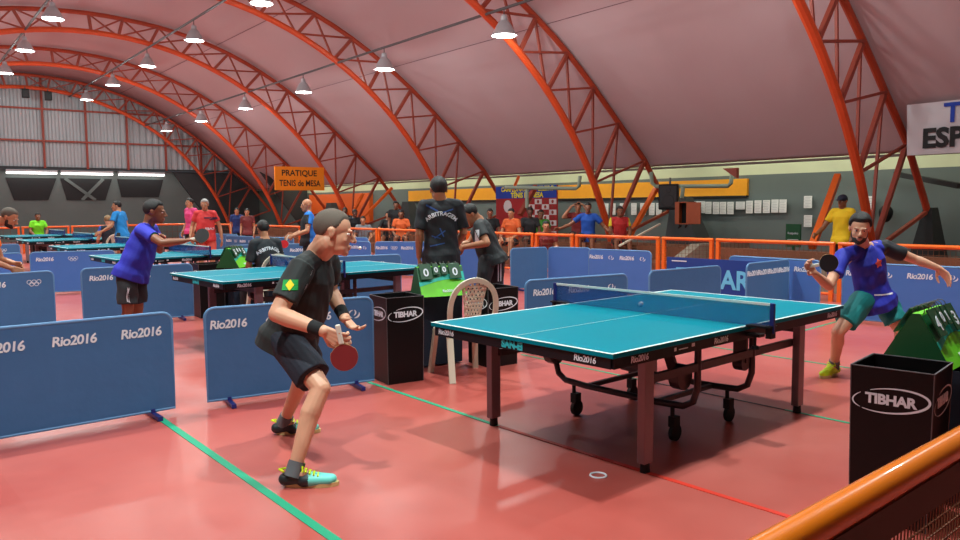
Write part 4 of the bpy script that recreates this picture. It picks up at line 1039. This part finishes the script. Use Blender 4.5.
    if shirt:
        e = MB(); tr = torso(.011 * sc, a0=-.12); tr = [ring(-.17, .172 + F_ * .4, .140 + F_ * .5, .008, .018), ring(.0, .172 + F_ * .4, .136 + F_ * .5, .008, .018)] + tr[2:]; loft(e, tr[:-1])
        loft(e, [ring(.9, .12, .09, 0, .0), ring(1.05, .085, .075, 0, .004), ring(1.10, .066, .062, 0, .004)])
        for S_ in 'RL':
            sh, el = g['sh' + S_], g['el' + S_]; c = shm.lerp(sh, .75)
            limbm(e, shm.lerp(sh, .35) + upn * .005, sh, .070 * sc, .066 * sc)
            if sleeve <= 1: en = sh.lerp(el, sleeve); e.cone(sh.lerp(el, -.02), en, .068 * sc * (arm + 1) / 2, .066 * sc * arm, 18)
            else: limbm(e, sh, el, .07 * sc, .055 * sc); wr = g['wr' + S_]; e.cone(el, el.lerp(wr, sleeve - 1), .056 * sc, .045 * sc, 16)
        out['shirt'] = remesh(e, 'shirt', (mats2 and [shirt] + mats2) or [shirt], vox, 3, root, paint, base, wrinkle=wrink)
    if shorts:
        e = MB(); loft(e, [ring(-.17, .10, .085, -.01, .02), ring(-.08, .165, .115, -.01, .02), ring(.0, .165, .115, -.01, .012), ring(.10, .150 + F_ * .4, .100 + F_ * .4, F_ * .3, .004)])
        for S_ in 'RL':
            hip, kn, an = g['hip' + S_], g['kn' + S_], g['an' + S_]
            if trousers: limbm(e, hip, kn, .105 * sc, .075 * sc); e.cone(kn, kn.lerp(an, .97), .074 * sc, .058 * sc, 18); limbm(e, kn, kn.lerp(an, .3), .074 * sc, .07 * sc)
            else: limbm(e, hip, hip.lerp(kn, .12), .100 * sc, .102 * sc); e.cone(hip, hip.lerp(kn, shortlen), .102 * sc, .100 * sc, 20)
        out['shorts'] = remesh(e, 'trousers' if trousers else 'shorts', shorts if isinstance(shorts, list) else [shorts], vox, 3, root, None, base, wrinkle=wrink)
    # shoes
    sm = shoes or BLK
    for S_ in 'RL':
        an, to = g['an' + S_], g['to' + S_]; gz = to.z - .03
        fd = V((to.x - an.x, to.y - an.y, 0)); fd.normalize(); rt = V((fd.y, -fd.x, 0)); hl = V((an.x, an.y, gz)) - fd * .05; L = .285 * sc
        tip = hl + fd * L
        e = MB(); limbm(e, hl + V((0, 0, .045)), hl + fd * .09 + V((0, 0, .05)), .036, .040); limbm(e, hl + fd * .09 + V((0, 0, .048)), tip - fd * .045 + V((0, 0, .036)), .040, .030)
        limbm(e, hl + fd * .10 + rt * .012 + V((0, 0, .036)), tip - fd * .06 + rt * .012 + V((0, 0, .034)), .036, .030); limbm(e, hl + fd * .16 - rt * .012 + V((0, 0, .034)), tip - fd * .06 - rt * .01 + V((0, 0, .032)), .034, .028)
        limbm(e, hl + fd * .045 + V((0, 0, .06)), an + V((0, 0, .0)), .040, .040)
        def spaint(p, hl=hl, fd=fd): return 1 if (shoe2 and (p - hl).dot(fd) < .13) else 0
        so = remesh(e, 'shoe', [sm, shoe2] if shoe2 else [sm], min(vox, .008), 2, root, spaint, base)
        e = MB(); N = 20; P = []
        for k in range(N):
            a = 2 * PI * k / N; y = L / 2 + L / 2 * math.cos(a); w_ = (.040 + .008 * math.cos(a)) * (1 - .25 * math.exp(-((y - .12) / .05) ** 2)); P.append(hl + fd * (y - .004) + rt * (w_ * 1.05 * math.sin(a)) + V((0, 0, .001)) - base)
        e.prism(P, (0, 0, .022)); e.build('sole', sole or WHITE, so)
        if laces:
            e = MB()
            for k in range(5): c_ = hl + fd * (.115 + .022 * k) + V((0, 0, .098 - .008 * k)) - base; e.tube([c_ - rt * .03 - V((0, 0, .012)), c_ + V((0, 0, .0)), c_ + rt * .03 - V((0, 0, .012))], .0055, 6)
            c_ = hl + fd * .10 + V((0, 0, .105)) - base
            for q in (-1, 1): e.tube([c_, c_ + rt * q * .03 + V((0, 0, .015)), c_ + rt * q * .04 - V((0, 0, .01)), c_], .005, 6)
            e.tube([hl + V((0, 0, .095)) - base + rt * .03, hl - fd * .03 + V((0, 0, .1)) - base, hl + V((0, 0, .095)) - base - rt * .03], .006, 6)
            e.build('laces', laces, so, True)
        if socks and not trousers:
            kn = g['kn' + S_]; d_ = (kn - an).normalized(); e = MB(); e.cone(an - d_ * .03 - base, an + d_ * .055 - base, .046 * sc, .045 * sc, 18); e.build('sock', socks, root, True)
    for S_, mt in (bands or {}).items():
        wr, el = g['wr' + S_], g['el' + S_]; d_ = (el - wr).normalized(); e = MB(); e.cone(wr + d_ * .01 - base, wr + d_ * .085 - base, .036 * sc, .039 * sc, 18); bo = e.build('wristband', mt, root, True)
    return out
def decal(me, ob, c, right, up, name='print', parent=None, off=.004, m=None, arc=0.0):
    "lay a flat print onto a garment"
    root = ob.parent; bl_ = root.location; n = V(right).cross(V(up)).normalized(); r = V(right).normalized(); u = n.cross(r)
    bv = BVHTree.FromPolygons([v.co + bl_ for v in ob.data.vertices], [tuple(p.vertices) for p in ob.data.polygons])
    bm = bmesh.new(); bm.from_mesh(me); bmesh.ops.subdivide_edges(bm, edges=bm.edges, cuts=1)
    for v in bm.verts:
        x, y = v.co.x, v.co.y
        if arc: a = x / arc; x, y = (arc + y) * math.sin(a), (arc + y) * math.cos(a) - arc
        p = V(c) + r * x + u * y; h = bv.ray_cast(p + n * .3, -n)
        q = (h[0] if h[0] is not None else bv.find_nearest(p)[0]) + n * off; v.co = q - bl_
    mm = bpy.data.meshes.new(name); bm.to_mesh(mm); bm.free(); mm.materials.clear(); mm.materials.append(m or PRINT)
    return link(bpy.data.objects.new(name, mm), ob)
def flat_text(key, body, size, bold=0, xs=1.0): return text_mesh(key, body, size, PRINT, depth=0.0, bold=bold, xs=xs)
def rect_mesh(w_, h_, n=4):
    b = MB(); vs = [((i / n - .5) * w_, (j / n - .5) * h_, 0) for j in range(n + 1) for i in range(n + 1)]
    b.add(vs, [(j * (n + 1) + i, j * (n + 1) + i + 1, (j + 1) * (n + 1) + i + 1, (j + 1) * (n + 1) + i) for j in range(n) for i in range(n)]); return b.mesh('r', PRINT)
def disc_mesh(r, n=16):
    b = MB(); b.add([(0, 0, 0)] + [(r * math.cos(2 * PI * k / n), r * math.sin(2 * PI * k / n), 0) for k in range(n)], [(0, 1 + k, 1 + (k + 1) % n) for k in range(n)]); return b.mesh('d', PRINT)
def star_mesh(r, n=8, q=.5):
    b = MB(); b.add([(0, 0, 0)] + [((r if k % 2 else r * q) * math.cos(PI * k / n), (r if k % 2 else r * q) * math.sin(PI * k / n), 0) for k in range(2 * n)], [(0, 1 + k, 1 + (k + 1) % (2 * n)) for k in range(2 * n)]); return b.mesh('d', PRINT)
def racket(P, ax, nrm, label, col=(150, 30, 30), col2=(20, 20, 20), w_=.075):
    "P: grip point, ax: from grip to blade tip, nrm: blade normal"
    y = V(ax).normalized(); z = V(nrm); z = (z - y * z.dot(y)).normalized(); x = y.cross(z)
    r = empty('racket', P, 0, label, 'racket', None); Mx = Matrix((x, y, z)).transposed()
    def blade(t, zc, m, nm, s=1.0):
        b = MB(); N = 28; pp = []
        for k in range(N): a = 2 * PI * k / N; pp.append(Mx @ V((w_ * s * math.cos(a), .125 + .078 * s * math.sin(a) - (.0 if math.sin(a) > -.6 else -.008), zc - t / 2)))
        b.prism(pp, Mx @ V((0, 0, t))); return b.build(nm, m, r)
    WD = mat('racket wood', (190, 140, 90), .5)
    blade(.006, 0, WD, 'blade'); blade(.002, .0042, mat('rubber %d%d%d' % col, col, .5), 'rubber', .98); blade(.002, -.0042, mat('rubber %d%d%d' % col2, col2, .5), 'rubber', .98)
    b = MB(); b.box(Mx @ V((0, .0, 0)), (.028, .11, .022), M=Mx); bevel(b.build('handle', mat('racket handle', (220, 214, 200), .5), r), .006)
    return r
# a pose in the person's own frame (x right, y forward, z up), turned and set on its place
def pose(pos, face, kind='stand', sc=1.0, seat=.45, lean=0.0, **ov):
    s = {}
    if kind == 'stand':
        base_ = dict(hip=(.095, 0, .92), kn=(.11, .03, .50), an=(.12, -.01, .085), to=(.14, .17, .03), sh=(.165, 0, 1.41), el=(.215, -.03, 1.12), wr=(.215, .10, .89), ha=(.21, .14, .79)); hd = (0, .03, 1.59)
    elif kind == 'sit':
        z = seat; base_ = dict(hip=(.095, 0, z + .09), kn=(.15, .42, z + .07), an=(.15, .42, .085), to=(.16, .60, .03), sh=(.165, 0, z + .60), el=(.24, .06, z + .33), wr=(.16, .28, z + .20), ha=(.12, .36, z + .18)); hd = (0, .04, z + .79)
    for k, v in base_.items():
        s[k + 'R'] = V(v); s[k + 'L'] = V((-v[0], v[1], v[2]))
    s['head'] = V(hd)
    if lean:
        p0 = (s['hipR'] + s['hipL']) / 2
        R_ = Matrix.Rotation(-lean, 3, 'X')
        for k in ('shR', 'shL', 'elR', 'elL', 'wrR', 'wrL', 'haR', 'haL', 'head'): s[k] = p0 + R_ @ (s[k] - p0)
    for k, v in ov.items(): s[k] = V(v)
    Rz = Matrix.Rotation(face - PI / 2, 3, 'Z')
    return {k: V(pos) + Rz @ (v * sc) for k, v in s.items()}, Rz
def ang(v): return math.atan2(v[1], v[0])

# ---- main player in black, left of the nearest table
J = dict(hipR=at(284, 338, 4.52), hipL=at(293, 333, 4.74), knR=at(321, 388, 4.30), knL=at(311, 366, 4.98), anR=at(294, 465, 4.17), anL=at(284, 419, 5.14),
         shR=at(303, 266, 4.40), shL=at(327, 257, 4.72), elR=at(277, 314, 4.28), elL=at(330, 290, 4.84), wrR=at(324, 331, 4.15), wrL=at(345, 318, 4.66), haR=at(345, 343, 4.12), haL=at(360, 336, 4.55), head=at(334, 233, 4.47))
def toe(an, d, sc=1.0): a = V((an.x, an.y, .03)); return a + V(d).normalized() * .17
J['anR'].z = .085; J['anL'].z = .085
J['toR'] = toe(J['anR'], (.80, -.60, 0)); J['toL'] = toe(J['anL'], (.86, -.5, 0))
BKS = cloth('black shirt', (34, 38, 38), .75, .2); NVS = cloth('dark navy shorts', (26, 30, 44), .8)
SHG = mat('shoe turquoise', (110, 214, 200), .5); SHK = mat('shoe black', (30, 36, 40), .5, noise=.3, nscale=20); LCY = mat('laces neon', (214, 236, 20), .5); SOLE = mat('sole gum', (214, 190, 130), .6); SOCK = mat('sock grey', (96, 98, 102), .9)
p1 = person(J, (.84, -.50, -.18), 'person in black shirt and navy shorts crouching left of the nearest table, racket in hand', 'fair', .0055, BKS, NVS, hair='buzz', hairm=HAIRB, hsc=1.10, sc=1.04, fat=.035, nkw=1.18, arm=1.14, sleeve=.72, shortlen=.80, shoes=SHG, shoe2=SHK, laces=LCY, sole=SOLE, socks=SOCK, curlR=.75, curlL=.4,
            palmR=(.2, .8, .3), palmL=(.1, -.9, -.2), bands={'R': mat('wristband black', (20, 20, 22), .9), 'L': mat('wristband black', (20, 20, 22), .9)}, headup=(.15, 0, 1), wrink=.005)
racket(J['wrR'].lerp(J['haR'], .75) + V((0, 0, .03)), (.15, -.1, -1), (-.5, -.8, .1), 'racket held low by the player in black, dark red rubber toward the viewer', (132, 40, 44))
FLG = mat('flag green', (0, 150, 60), .7); FLY = mat('flag yellow', (236, 214, 30), .7)
rt = CR; c_ = at(289, 285, 4.25)
decal(rect_mesh(.085, .058), p1['shirt'], c_, rt, V((.1, 0, 1)), 'flag_patch', m=FLG); decal(star_mesh(.032, 2, .75), p1['shirt'], c_, rt, V((.1, 0, 1)), 'flag_patch', off=.007, m=FLY)
decal(star_mesh(.018, 6, .6), p1['shirt'], at(335, 277, 4.3), CR, V((0, 0, 1)), 'chest_emblem'); decal(flat_text('Bx', 'B', .06, .002), p1['shirt'], at(329, 295, 4.3), CR, V((.15, 0, 1)), 'chest_letter')
# ---- opponent in blue
J = dict(hipR=at(864, 299, 6.72), hipL=at(884, 300, 6.86), knR=at(838, 332, 6.62), knL=at(901, 331, 6.75), anR=at(834, 364, 6.78), anL=at(905, 362, 7.15), shR=at(843, 256, 6.55), shL=at(884, 247, 6.82), elR=at(829, 286, 6.42), elL=at(914, 259, 6.85),
         wrR=at(814, 273, 6.28), wrL=at(938, 268, 6.80), haR=at(806, 262, 6.24), haL=at(951, 280, 6.75), head=at(860, 229, 6.50))
J['anR'].z = .085; J['anL'].z = .085; J['toR'] = toe(J['anR'], (-.95, .05, 0)); J['toL'] = toe(J['anL'], (-.2, -.9, 0))
BLS = cloth('royal blue shirt', (34, 44, 168), .7, .3); BLP = cloth('black panel', (28, 30, 36), .7); TLS = cloth('teal shorts', (10, 128, 128), .7, .1); ORB = mat('collar orange', (226, 84, 40), .7)
shL = J['shL'].copy(); elL = J['elL'].copy()
def pnt(p):
    d = (elL - shL); t = (p - shL).dot(d) / d.length_squared
    if t > -.25 and (p - shL.lerp(elL, max(0, min(1, t)))).length < .12: return 1
    return 0
NEON = mat('shoe neon yellow', (206, 240, 30), .5)
p2 = person(J, (-.93, -.42, -.22), 'person in royal blue shirt and teal shorts lunging with spread arms beyond the nearest table', 'fair', .006, BLS, TLS, hair='thick', hsc=1.05, sc=1.0, sleeve=.62, shortlen=.72, shoes=NEON, laces=LCY, sole=SOLE, socks=SOCK, beard=True, mats2=[BLP], paint=pnt, palmR=(-.3, -.9, 0), curlL=.3, wrink=.006, headup=(-.08, -.1, 1))
fw = -CF
decal(star_mesh(.045, 5, .6), p2['shirt'], at(878, 263, 6.6), CR, V((0, 0, 1)), 'chest_emblem', m=mat('emblem orange', (220, 84, 70), .7)); decal(disc_mesh(.032), p2['shirt'], at(854, 269, 6.5), CR, V((0, 0, 1)), 'chest_emblem', m=mat('emblem grey', (170, 168, 176), .7))
decal(rect_mesh(.05, .04), p2['shirt'], at(833, 262, 6.4), CR, V((0, 0, 1)), 'flag_patch', m=mat('patch green', (110, 190, 90), .7))
decal(rect_mesh(.20, .012, 8), p2['shirt'], at(888, 296, 6.6), CR, V((-.2, 0, 1)), 'hem_stripe', m=PRINT)
racket(at(812, 266, 6.25), CR * .75 + V((0, 0, .15)) - CF * .2, -CF + CR * .5, 'dark racket in the raised hand of the opponent in blue', (30, 26, 30))
# ---- player in violet blue, second court
J = dict(hipR=at(127, 272, 7.62), hipL=at(136, 271, 7.80), knR=at(128, 311, 7.62), knL=at(138, 309, 7.86), anR=at(123, 350, 7.68), anL=at(137, 349, 7.92), shR=at(141, 230, 7.58), shL=at(152, 229, 7.88), elR=at(163, 243, 7.45), elL=at(160, 250, 7.95), wrR=at(184, 241, 7.50), wrL=at(160, 240, 7.75), haR=at(193, 239, 7.55), haL=at(163, 233, 7.65), head=at(155, 212, 7.70))
J['anR'].z = .085; J['anL'].z = .085; J['toR'] = toe(J['anR'], (.85, -.4, 0)); J['toL'] = toe(J['anL'], (.85, -.4, 0))
VBS = cloth('violet blue shirt', (44, 48, 176), .75, .3); DKS = cloth('charcoal shorts', (40, 42, 46), .8)
p3 = person(J, (.85, -.45, -.12), 'person in violet blue shirt and charcoal shorts stretching a racket over the second court', 'brown', .0075, VBS, DKS, hair='short', hsc=1.04, sc=.98, fat=.03, sleeve=.6, shortlen=.82, shoes=SHK, palmR=(.1, -.3, -.8), wrink=.005)
racket(at(190, 240, 7.5), CR + V((0, 0, .35)), -CF + V((0, 0, .3)), 'black racket at the end of the stretched arm of the player in violet blue', (28, 28, 30))
decal(disc_mesh(.028), p3['shirt'], at(150, 232, 7.3), CR, V((0, 0, 1)), 'flag_patch', m=FLG)
for dx in (-.028, 0, .028): decal(rect_mesh(.011, .14, 6), p3['shorts'], at(131, 294, 7.4) + CR * dx, CR, V((0, 0, 1)), 'side_stripe')
# ---- player in orange, far left
J, Rz = pose((-2.98, 7.84, 0), ang((.84, -.54)), 'stand', .95, lean=.42, hipR=(.1, -.05, .86), hipL=(-.1, -.05, .86), knR=(.13, .12, .47), knL=(-.13, .10, .47), elR=(.23, .34, .98), wrR=(.12, .56, .86), haR=(.08, .68, .80), elL=(-.25, .28, .95), wrL=(-.15, .5, .9), haL=(-.1, .6, .88), head=(0, .52, 1.50))
ORS = cloth('orange shirt', (240, 120, 30), .8); ORK = cloth('black side', (34, 30, 30), .8)
sm_ = (J['shR'] + J['hipR']) / 2
p4 = person(J, (.8, -.5, -.55), 'person in orange shirt and black shorts bending forward at the left edge', 'tan', .008, ORS, DKS, hair='buzz', sc=1.0, hairm=HAIRB, beard=True, mats2=[ORK], paint=lambda p: 1 if (p - V((-2.98, 7.84, 0))).dot(V((.84, -.54, 0))) < -.02 + (p.z - 1.0) * .4 else 0)
# ---- standing referee
fr = (CF.x * .93 - CR.x * .35, CF.y * .93 - CR.y * .35)
fc = ang((CF.x, CF.y)) + .12
J, Rz = pose((.72, 3.26, 0), fc, 'stand', 1.09, elR=(.23, .02, 1.14), wrR=(.18, .22, 1.0), haR=(.13, .30, .98), elL=(-.22, -.04, 1.13), wrL=(-.22, .05, .90), head=(-.02, .02, 1.56))
JR = J
RFS = cloth('referee shirt', (30, 36, 42), .7, .4)
p5 = person(J, (CF.x - .15, CF.y + .3, -.05), 'person in dark shirt lettered across the back standing with back turned behind the green scoreboard', 'tan', .007, RFS, DKS, trousers=True, hair='short', hsc=1.13, nkw=1.1, sc=1.04, sleeve=.85, fat=.015, wrink=.005)
back_r = V((CF.x, CF.y, 0)).normalized(); br = Rz @ V((1, 0, 0)); bc = (J['shR'] + J['shL']) / 2 - V((0, 0, .09)) - Rz @ V((0, .1, 0))
decal(flat_text('arb', 'ARBITRAGEM', .062, .0015), p5['shirt'], bc, br, V((0, 0, 1)), 'lettering', arc=.22)
BLSW = mat('print blue', (50, 90, 160), .7)
for dx, dz, w_, h_, a in ((-.02, -.22, .14, .012, .6), (.0, -.20, .012, .10, .4), (-.06, -.25, .10, .01, -.3), (-.10, .06, .14, .018, -.5), (.07, .03, .12, .014, .3), (-.05, -.33, .16, .012, .2)):
    rr_ = br * math.cos(a) + V((0, 0, 1)) * math.sin(a); uu_ = -br * math.sin(a) + V((0, 0, 1)) * math.cos(a)
    decal(rect_mesh(w_, h_, 5), p5['shirt'], bc + br * dx + V((0, 0, dz)), rr_, uu_, 'back_print', m=BLSW)
# ---- bending man in black beside the referee
J = dict(hipR=at(497, 258, 8.95), hipL=at(488, 259, 8.75), knR=at(496, 293, 9.0), knL=at(481, 292, 8.75), anR=at(505, 330, 9.15), anL=at(489, 331, 8.9), shR=at(482, 222, 9.0), shL=at(479, 226, 8.62), elR=at(470, 243, 9.05), elL=at(487, 243, 8.5), wrR=at(456, 246, 8.95), wrL=at(464, 247, 8.62), haR=at(449, 248, 8.9), haL=at(455, 249, 8.68), head=at(470, 215, 8.72))
J['anR'].z = .085; J['anL'].z = .085; J['toR'] = toe(J['anR'], (-.7, .5, 0)); J['toL'] = toe(J['anL'], (-.7, .5, 0))
p6 = person(J, (-.75, .35, -.65), 'person in black shirt and striped dark trousers bending over beside the referee', 'tan', .0075, cloth('graphite shirt', (42, 46, 48), .75), cloth('track trousers', (44, 46, 50), .8), trousers=True, hair='short', cap=None, sc=1.0, fat=.02, sleeve=.65, headup=(-.5, .2, .9))
for dx in (0, .03): decal(rect_mesh(.012, .30, 8), p6['shorts'], at(499, 272, 8.6) + CR * dx, CR, V((-.08, 0, 1)), 'side_stripe')
decal(rect_mesh(.05, .12, 4), p6['shirt'], at(477, 234, 8.4), CR, V((.2, 0, 1)), 'chest_print')
# ---- umpire of the second court, seated, back turned
J, Rz = pose((.25, 6.44, 0), PI / 2 + .05, 'sit', 1.0, seat=.45, lean=.12)
p7 = person(J, (.1, 1, -.1), 'person in black shirt lettered on the back seated at the desk of the second court', 'tan', .008, RFS, DKS, trousers=True, hair='short', sc=1.0, sleeve=.9)
decal(flat_text('arb', 'ARBITRAGEM', .062, .0015), p7['shirt'], (J['shR'] + J['shL']) / 2 - V((0, .1, .07)), (1, 0, 0), (0, 0, 1), 'lettering', arc=.22)
# ---- player in red, grey hair
J, Rz = pose((1.92, 12.75, 0), ang((-.45, -.9)), 'stand', 1.0, elR=(.27, -.02, 1.14), wrR=(.30, .12, .93), haR=(.29, .18, .85), elL=(-.28, -.03, 1.13), wrL=(-.32, .03, .88), haL=(-.33, .06, .79))
RDS = cloth('red shirt', (214, 60, 60), .8); RDO = cloth('coral shorts', (226, 96, 80), .8)
p8 = person(J, (-.5, -.85, -.1), 'person with grey hair in red shirt and coral shorts standing at the far tables', 'tan', .009, RDS, RDO, hair='short', hairm=HAIRG, sc=1.02, fat=.03)
decal(rect_mesh(.30, .03, 8), p8['shirt'], at(208, 218, 15.8), CR, V((0, 0, 1)), 'chest_stripe', m=mat('dark stripe', (60, 40, 70), .7)); decal(flat_text('br', 'BRASIL', .07, .001), p8['shirt'], at(207, 229, 15.8), CR, V((0, 0, 1)), 'lettering')
J, Rz = pose((2.93, 16.2, 0), ang((-.9, -.2)), 'stand', 1.04)
person(J, (-.9, -.1, -.05), 'person in pink shirt half hidden behind the player in red', 'tan', .009, cloth('pink shirt', (226, 70, 130), .8), DKS, hair='short')
# ---- bald player
J, Rz = pose((2.52, 9.42, 0), ang((-.75, .35)), 'stand', .98, elL=(-.30, .05, 1.12), wrL=(-.26, .30, 1.03), haL=(-.24, .40, 1.02), elR=(.25, .05, 1.12), wrR=(.18, .28, 1.04), haR=(.14, .38, 1.04))
shR_ = J['shR'].copy(); shL_ = J['shL'].copy()
p9 = person(J, (-.85, .1, -.05), 'bald person in black and bright blue shirt holding a red racket', 'tan', .008, cloth('black front shirt', (30, 30, 36), .8), DKS, hair=None, sc=1.0, fat=.03, mats2=[cloth('bright blue', (30, 120, 214), .8)], paint=lambda p: 1 if (p - (shR_ + shL_) / 2).dot(CR) > .06 - .0 * p.z or p.z > shR_.z + .01 else 0)
racket(J['haL'] + V((0, 0, -.02)), V((-.1, 0, -.6)) - CR * .25, -CF, 'red racket in the hand of the bald player', (214, 30, 40), (180, 20, 30))
# ---- player in light blue, far left centre
J, Rz = pose((1.13, 15.75, 0), ang((-.6, .6)), 'stand', 1.0, lean=.12, elL=(-.3, .1, 1.12), wrL=(-.38, .28, 1.0), haL=(-.42, .36, .97))
person(J, (-.75, .4, -.05), 'person in sky blue shirt standing behind the far tables, seen above the violet blue player', 'tan', .009, cloth('sky blue shirt', (30, 130, 200), .8), DKS, hair='short')
# ---- umpires at the far left
J, Rz = pose((1.17, 16.95, 0), PI / 2 + .1, 'sit', 1.0, seat=.45)
p10 = person(J, (.2, 1, -.1), 'person with fair hair in black and blue shirt seated on a far white chair', 'fair', .009, cloth('black blue shirt', (36, 40, 52), .8), DKS, trousers=True, hair='short', hairm=mat('hair fair', (150, 120, 84), .7), mats2=[cloth('shoulder blue', (60, 100, 200), .8)], paint=lambda p: 1 if abs((p - V((1.17, 16.95, 0))).dot(V((1, -.1, 0)))) > .19 else 0)
J, Rz = pose((1.18, 24.6, 0), -PI / 2, 'sit', 1.0, seat=.5)
person(J, (0, -1, -.1), 'person in lime green shirt seated facing the viewer at the far end', 'brown', .009, cloth('lime shirt', (120, 220, 30), .8), DKS, trousers=True, hair='short')
b = MB(); b.box((1.18, 24.65, .25), (.42, .42, .5)); b.box((1.18, 24.84, .7), (.42, .05, .5)); tag(b.build('folding_seat', BLK), 'dark seat under the person in lime green', 'seat')
# ---- spectators beyond the rail
def spect(px, py, d, look, label, shirt, kind='sit', skin='tan', seat=.60, grp='spectators beyond the far rail', z=None, fz=.30, **kw):
    h = at(px, py, d); hz = {'sit': seat + .80, 'stand': 1.60}[kind]
    sh_ = h.z - hz; pz = max(0, sh_)
    f_ = ang(look); fv = V((math.cos(f_), math.sin(f_), 0)); pos = V((h.x, h.y, 0)) - fv * .04; pos.z = h.z - hz
    ov = kw.pop('ov', {}); lean = kw.pop('lean', 0)
    if kind == 'sit': ov = dict(dict(anR=(.15, .42, seat - .21), anL=(-.15, .42, seat - .21), toR=(.16, .6, seat - .26), toL=(-.16, .6, seat - .26), knR=(.15, .36, seat + .12), knL=(-.15, .36, seat + .12)), **ov)
    J, Rz = pose(pos, f_, kind, 1.0, seat=seat, lean=lean, **ov)
    return person(J, (*look, -.08), label, skin, .010, shirt, kw.pop('shorts', DKS), hair=kw.pop('hair', 'short'), **kw)
CB = cloth('black tee', (28, 28, 32), .8); CO = cloth('orange tee', (204, 88, 34), .8); CR_ = cloth('dark red tee', (120, 34, 34), .8)
toC = (-.6, -.75)
spect(588, 207.5, 17.6, (-.8, -.5), 'person in blue shirt sitting behind the rail with arms spread along it', cloth('blue tee', (20, 76, 168), .8), skin='brown', ov=dict(elR=(.42, .10, 1.0), wrR=(.62, .26, .92), haR=(.70, .30, .92), elL=(-.38, .0, .95), wrL=(-.5, .2, .86), haL=(-.55, .27, .86)))
spect(578, 207, 18.8, (-.7, -.6), 'person with raised hands sitting left of the blue shirted spectator', CR_, skin='tan', ov=dict(elR=(.36, .10, 1.15), wrR=(.16, .12, 1.42), haR=(.08, .12, 1.48), elL=(-.36, .1, 1.15), wrL=(-.14, .1, 1.44), haL=(-.07, .1, 1.5)))
spect(620, 211, 17.6, toC, 'person in red and yellow shirt sitting behind the arch leg', cloth('red tee', (186, 40, 40), .8), skin='brown', mats2=[cloth('yellow sleeve', (214, 190, 40), .8)], paint=(lambda hx: (lambda p: 1 if abs((p - hx).dot(CR)) > .2 else 0))(at(620, 211, 17.6)))
spect(511, 213, 18.5, (-.6, -.2), 'person in orange shirt sitting before the sponsor backdrop', CO, skin='tan')
spect(530, 212, 18.9, toC, 'person in black shirt sitting before the middle of the sponsor backdrop', CB, skin='dark', hair='thick')
spect(546, 226, 17.0, toC, 'person sitting low with only the head above the rail before the backdrop', CR_, skin='tan', seat=.3)
spect(541, 214, 20.0, toC, 'person with green sleeve sitting between others before the backdrop', cloth('green tee', (70, 150, 50), .8), skin='brown')
spect(490, 213, 19.5, toC, 'person sitting behind the back of the bending man', CB, skin='brown')
spect(396, 205, 22.5, toC, 'person in black standing tall among the dark spectators', CB, kind='stand', skin='brown', trousers=True, hair='thick')
spect(401, 214, 21.8, toC, 'person in black and orange shirt sitting right of the standing spectator', CO, skin='brown')
spect(388, 215, 23.6, toC, 'person in black sitting left of the tall standing spectator', CB, skin='tan', ov=dict(elR=(.3, .2, .9), wrR=(.4, .4, .85), haR=(.42, .48, .84)))
spect(355, 213, 23.0, (-.2, -.9), 'person in black sitting in front of the orange wall panel, right one', CB, skin='dark')
spect(345, 211, 24.0, toC, 'person in black sitting in front of the orange wall panel, left one', CB, skin='dark')
spect(363, 220, 22.0, toC, 'person in grey sitting low left of the spectators in black', cloth('grey tee', (120, 124, 130), .8), skin='tan')
spect(237, 211, 26.5, (-.3, -.9), 'person in dark blue shirt near the far corner, left one', cloth('navy tee', (26, 50, 110), .8), kind='stand', skin='tan', trousers=True)
spect(247, 212, 25.5, (-.5, -.7), 'person in dark shirt near the far corner, right one', cloth('maroon tee', (110, 40, 40), .8), kind='stand', skin='tan', trousers=True)
spect(842, 201, 13.6, (-.9, .1), 'person in yellow shirt standing behind the rail left of the nearest arch', cloth('yellow tee', (230, 190, 20), .8), kind='stand', skin='brown', trousers=True, cap=mat('cap navy', (24, 30, 50), .8), ov=dict(elR=(.30, .1, 1.12), wrR=(.3, .34, 1.0), haR=(.3, .42, 1.0)))
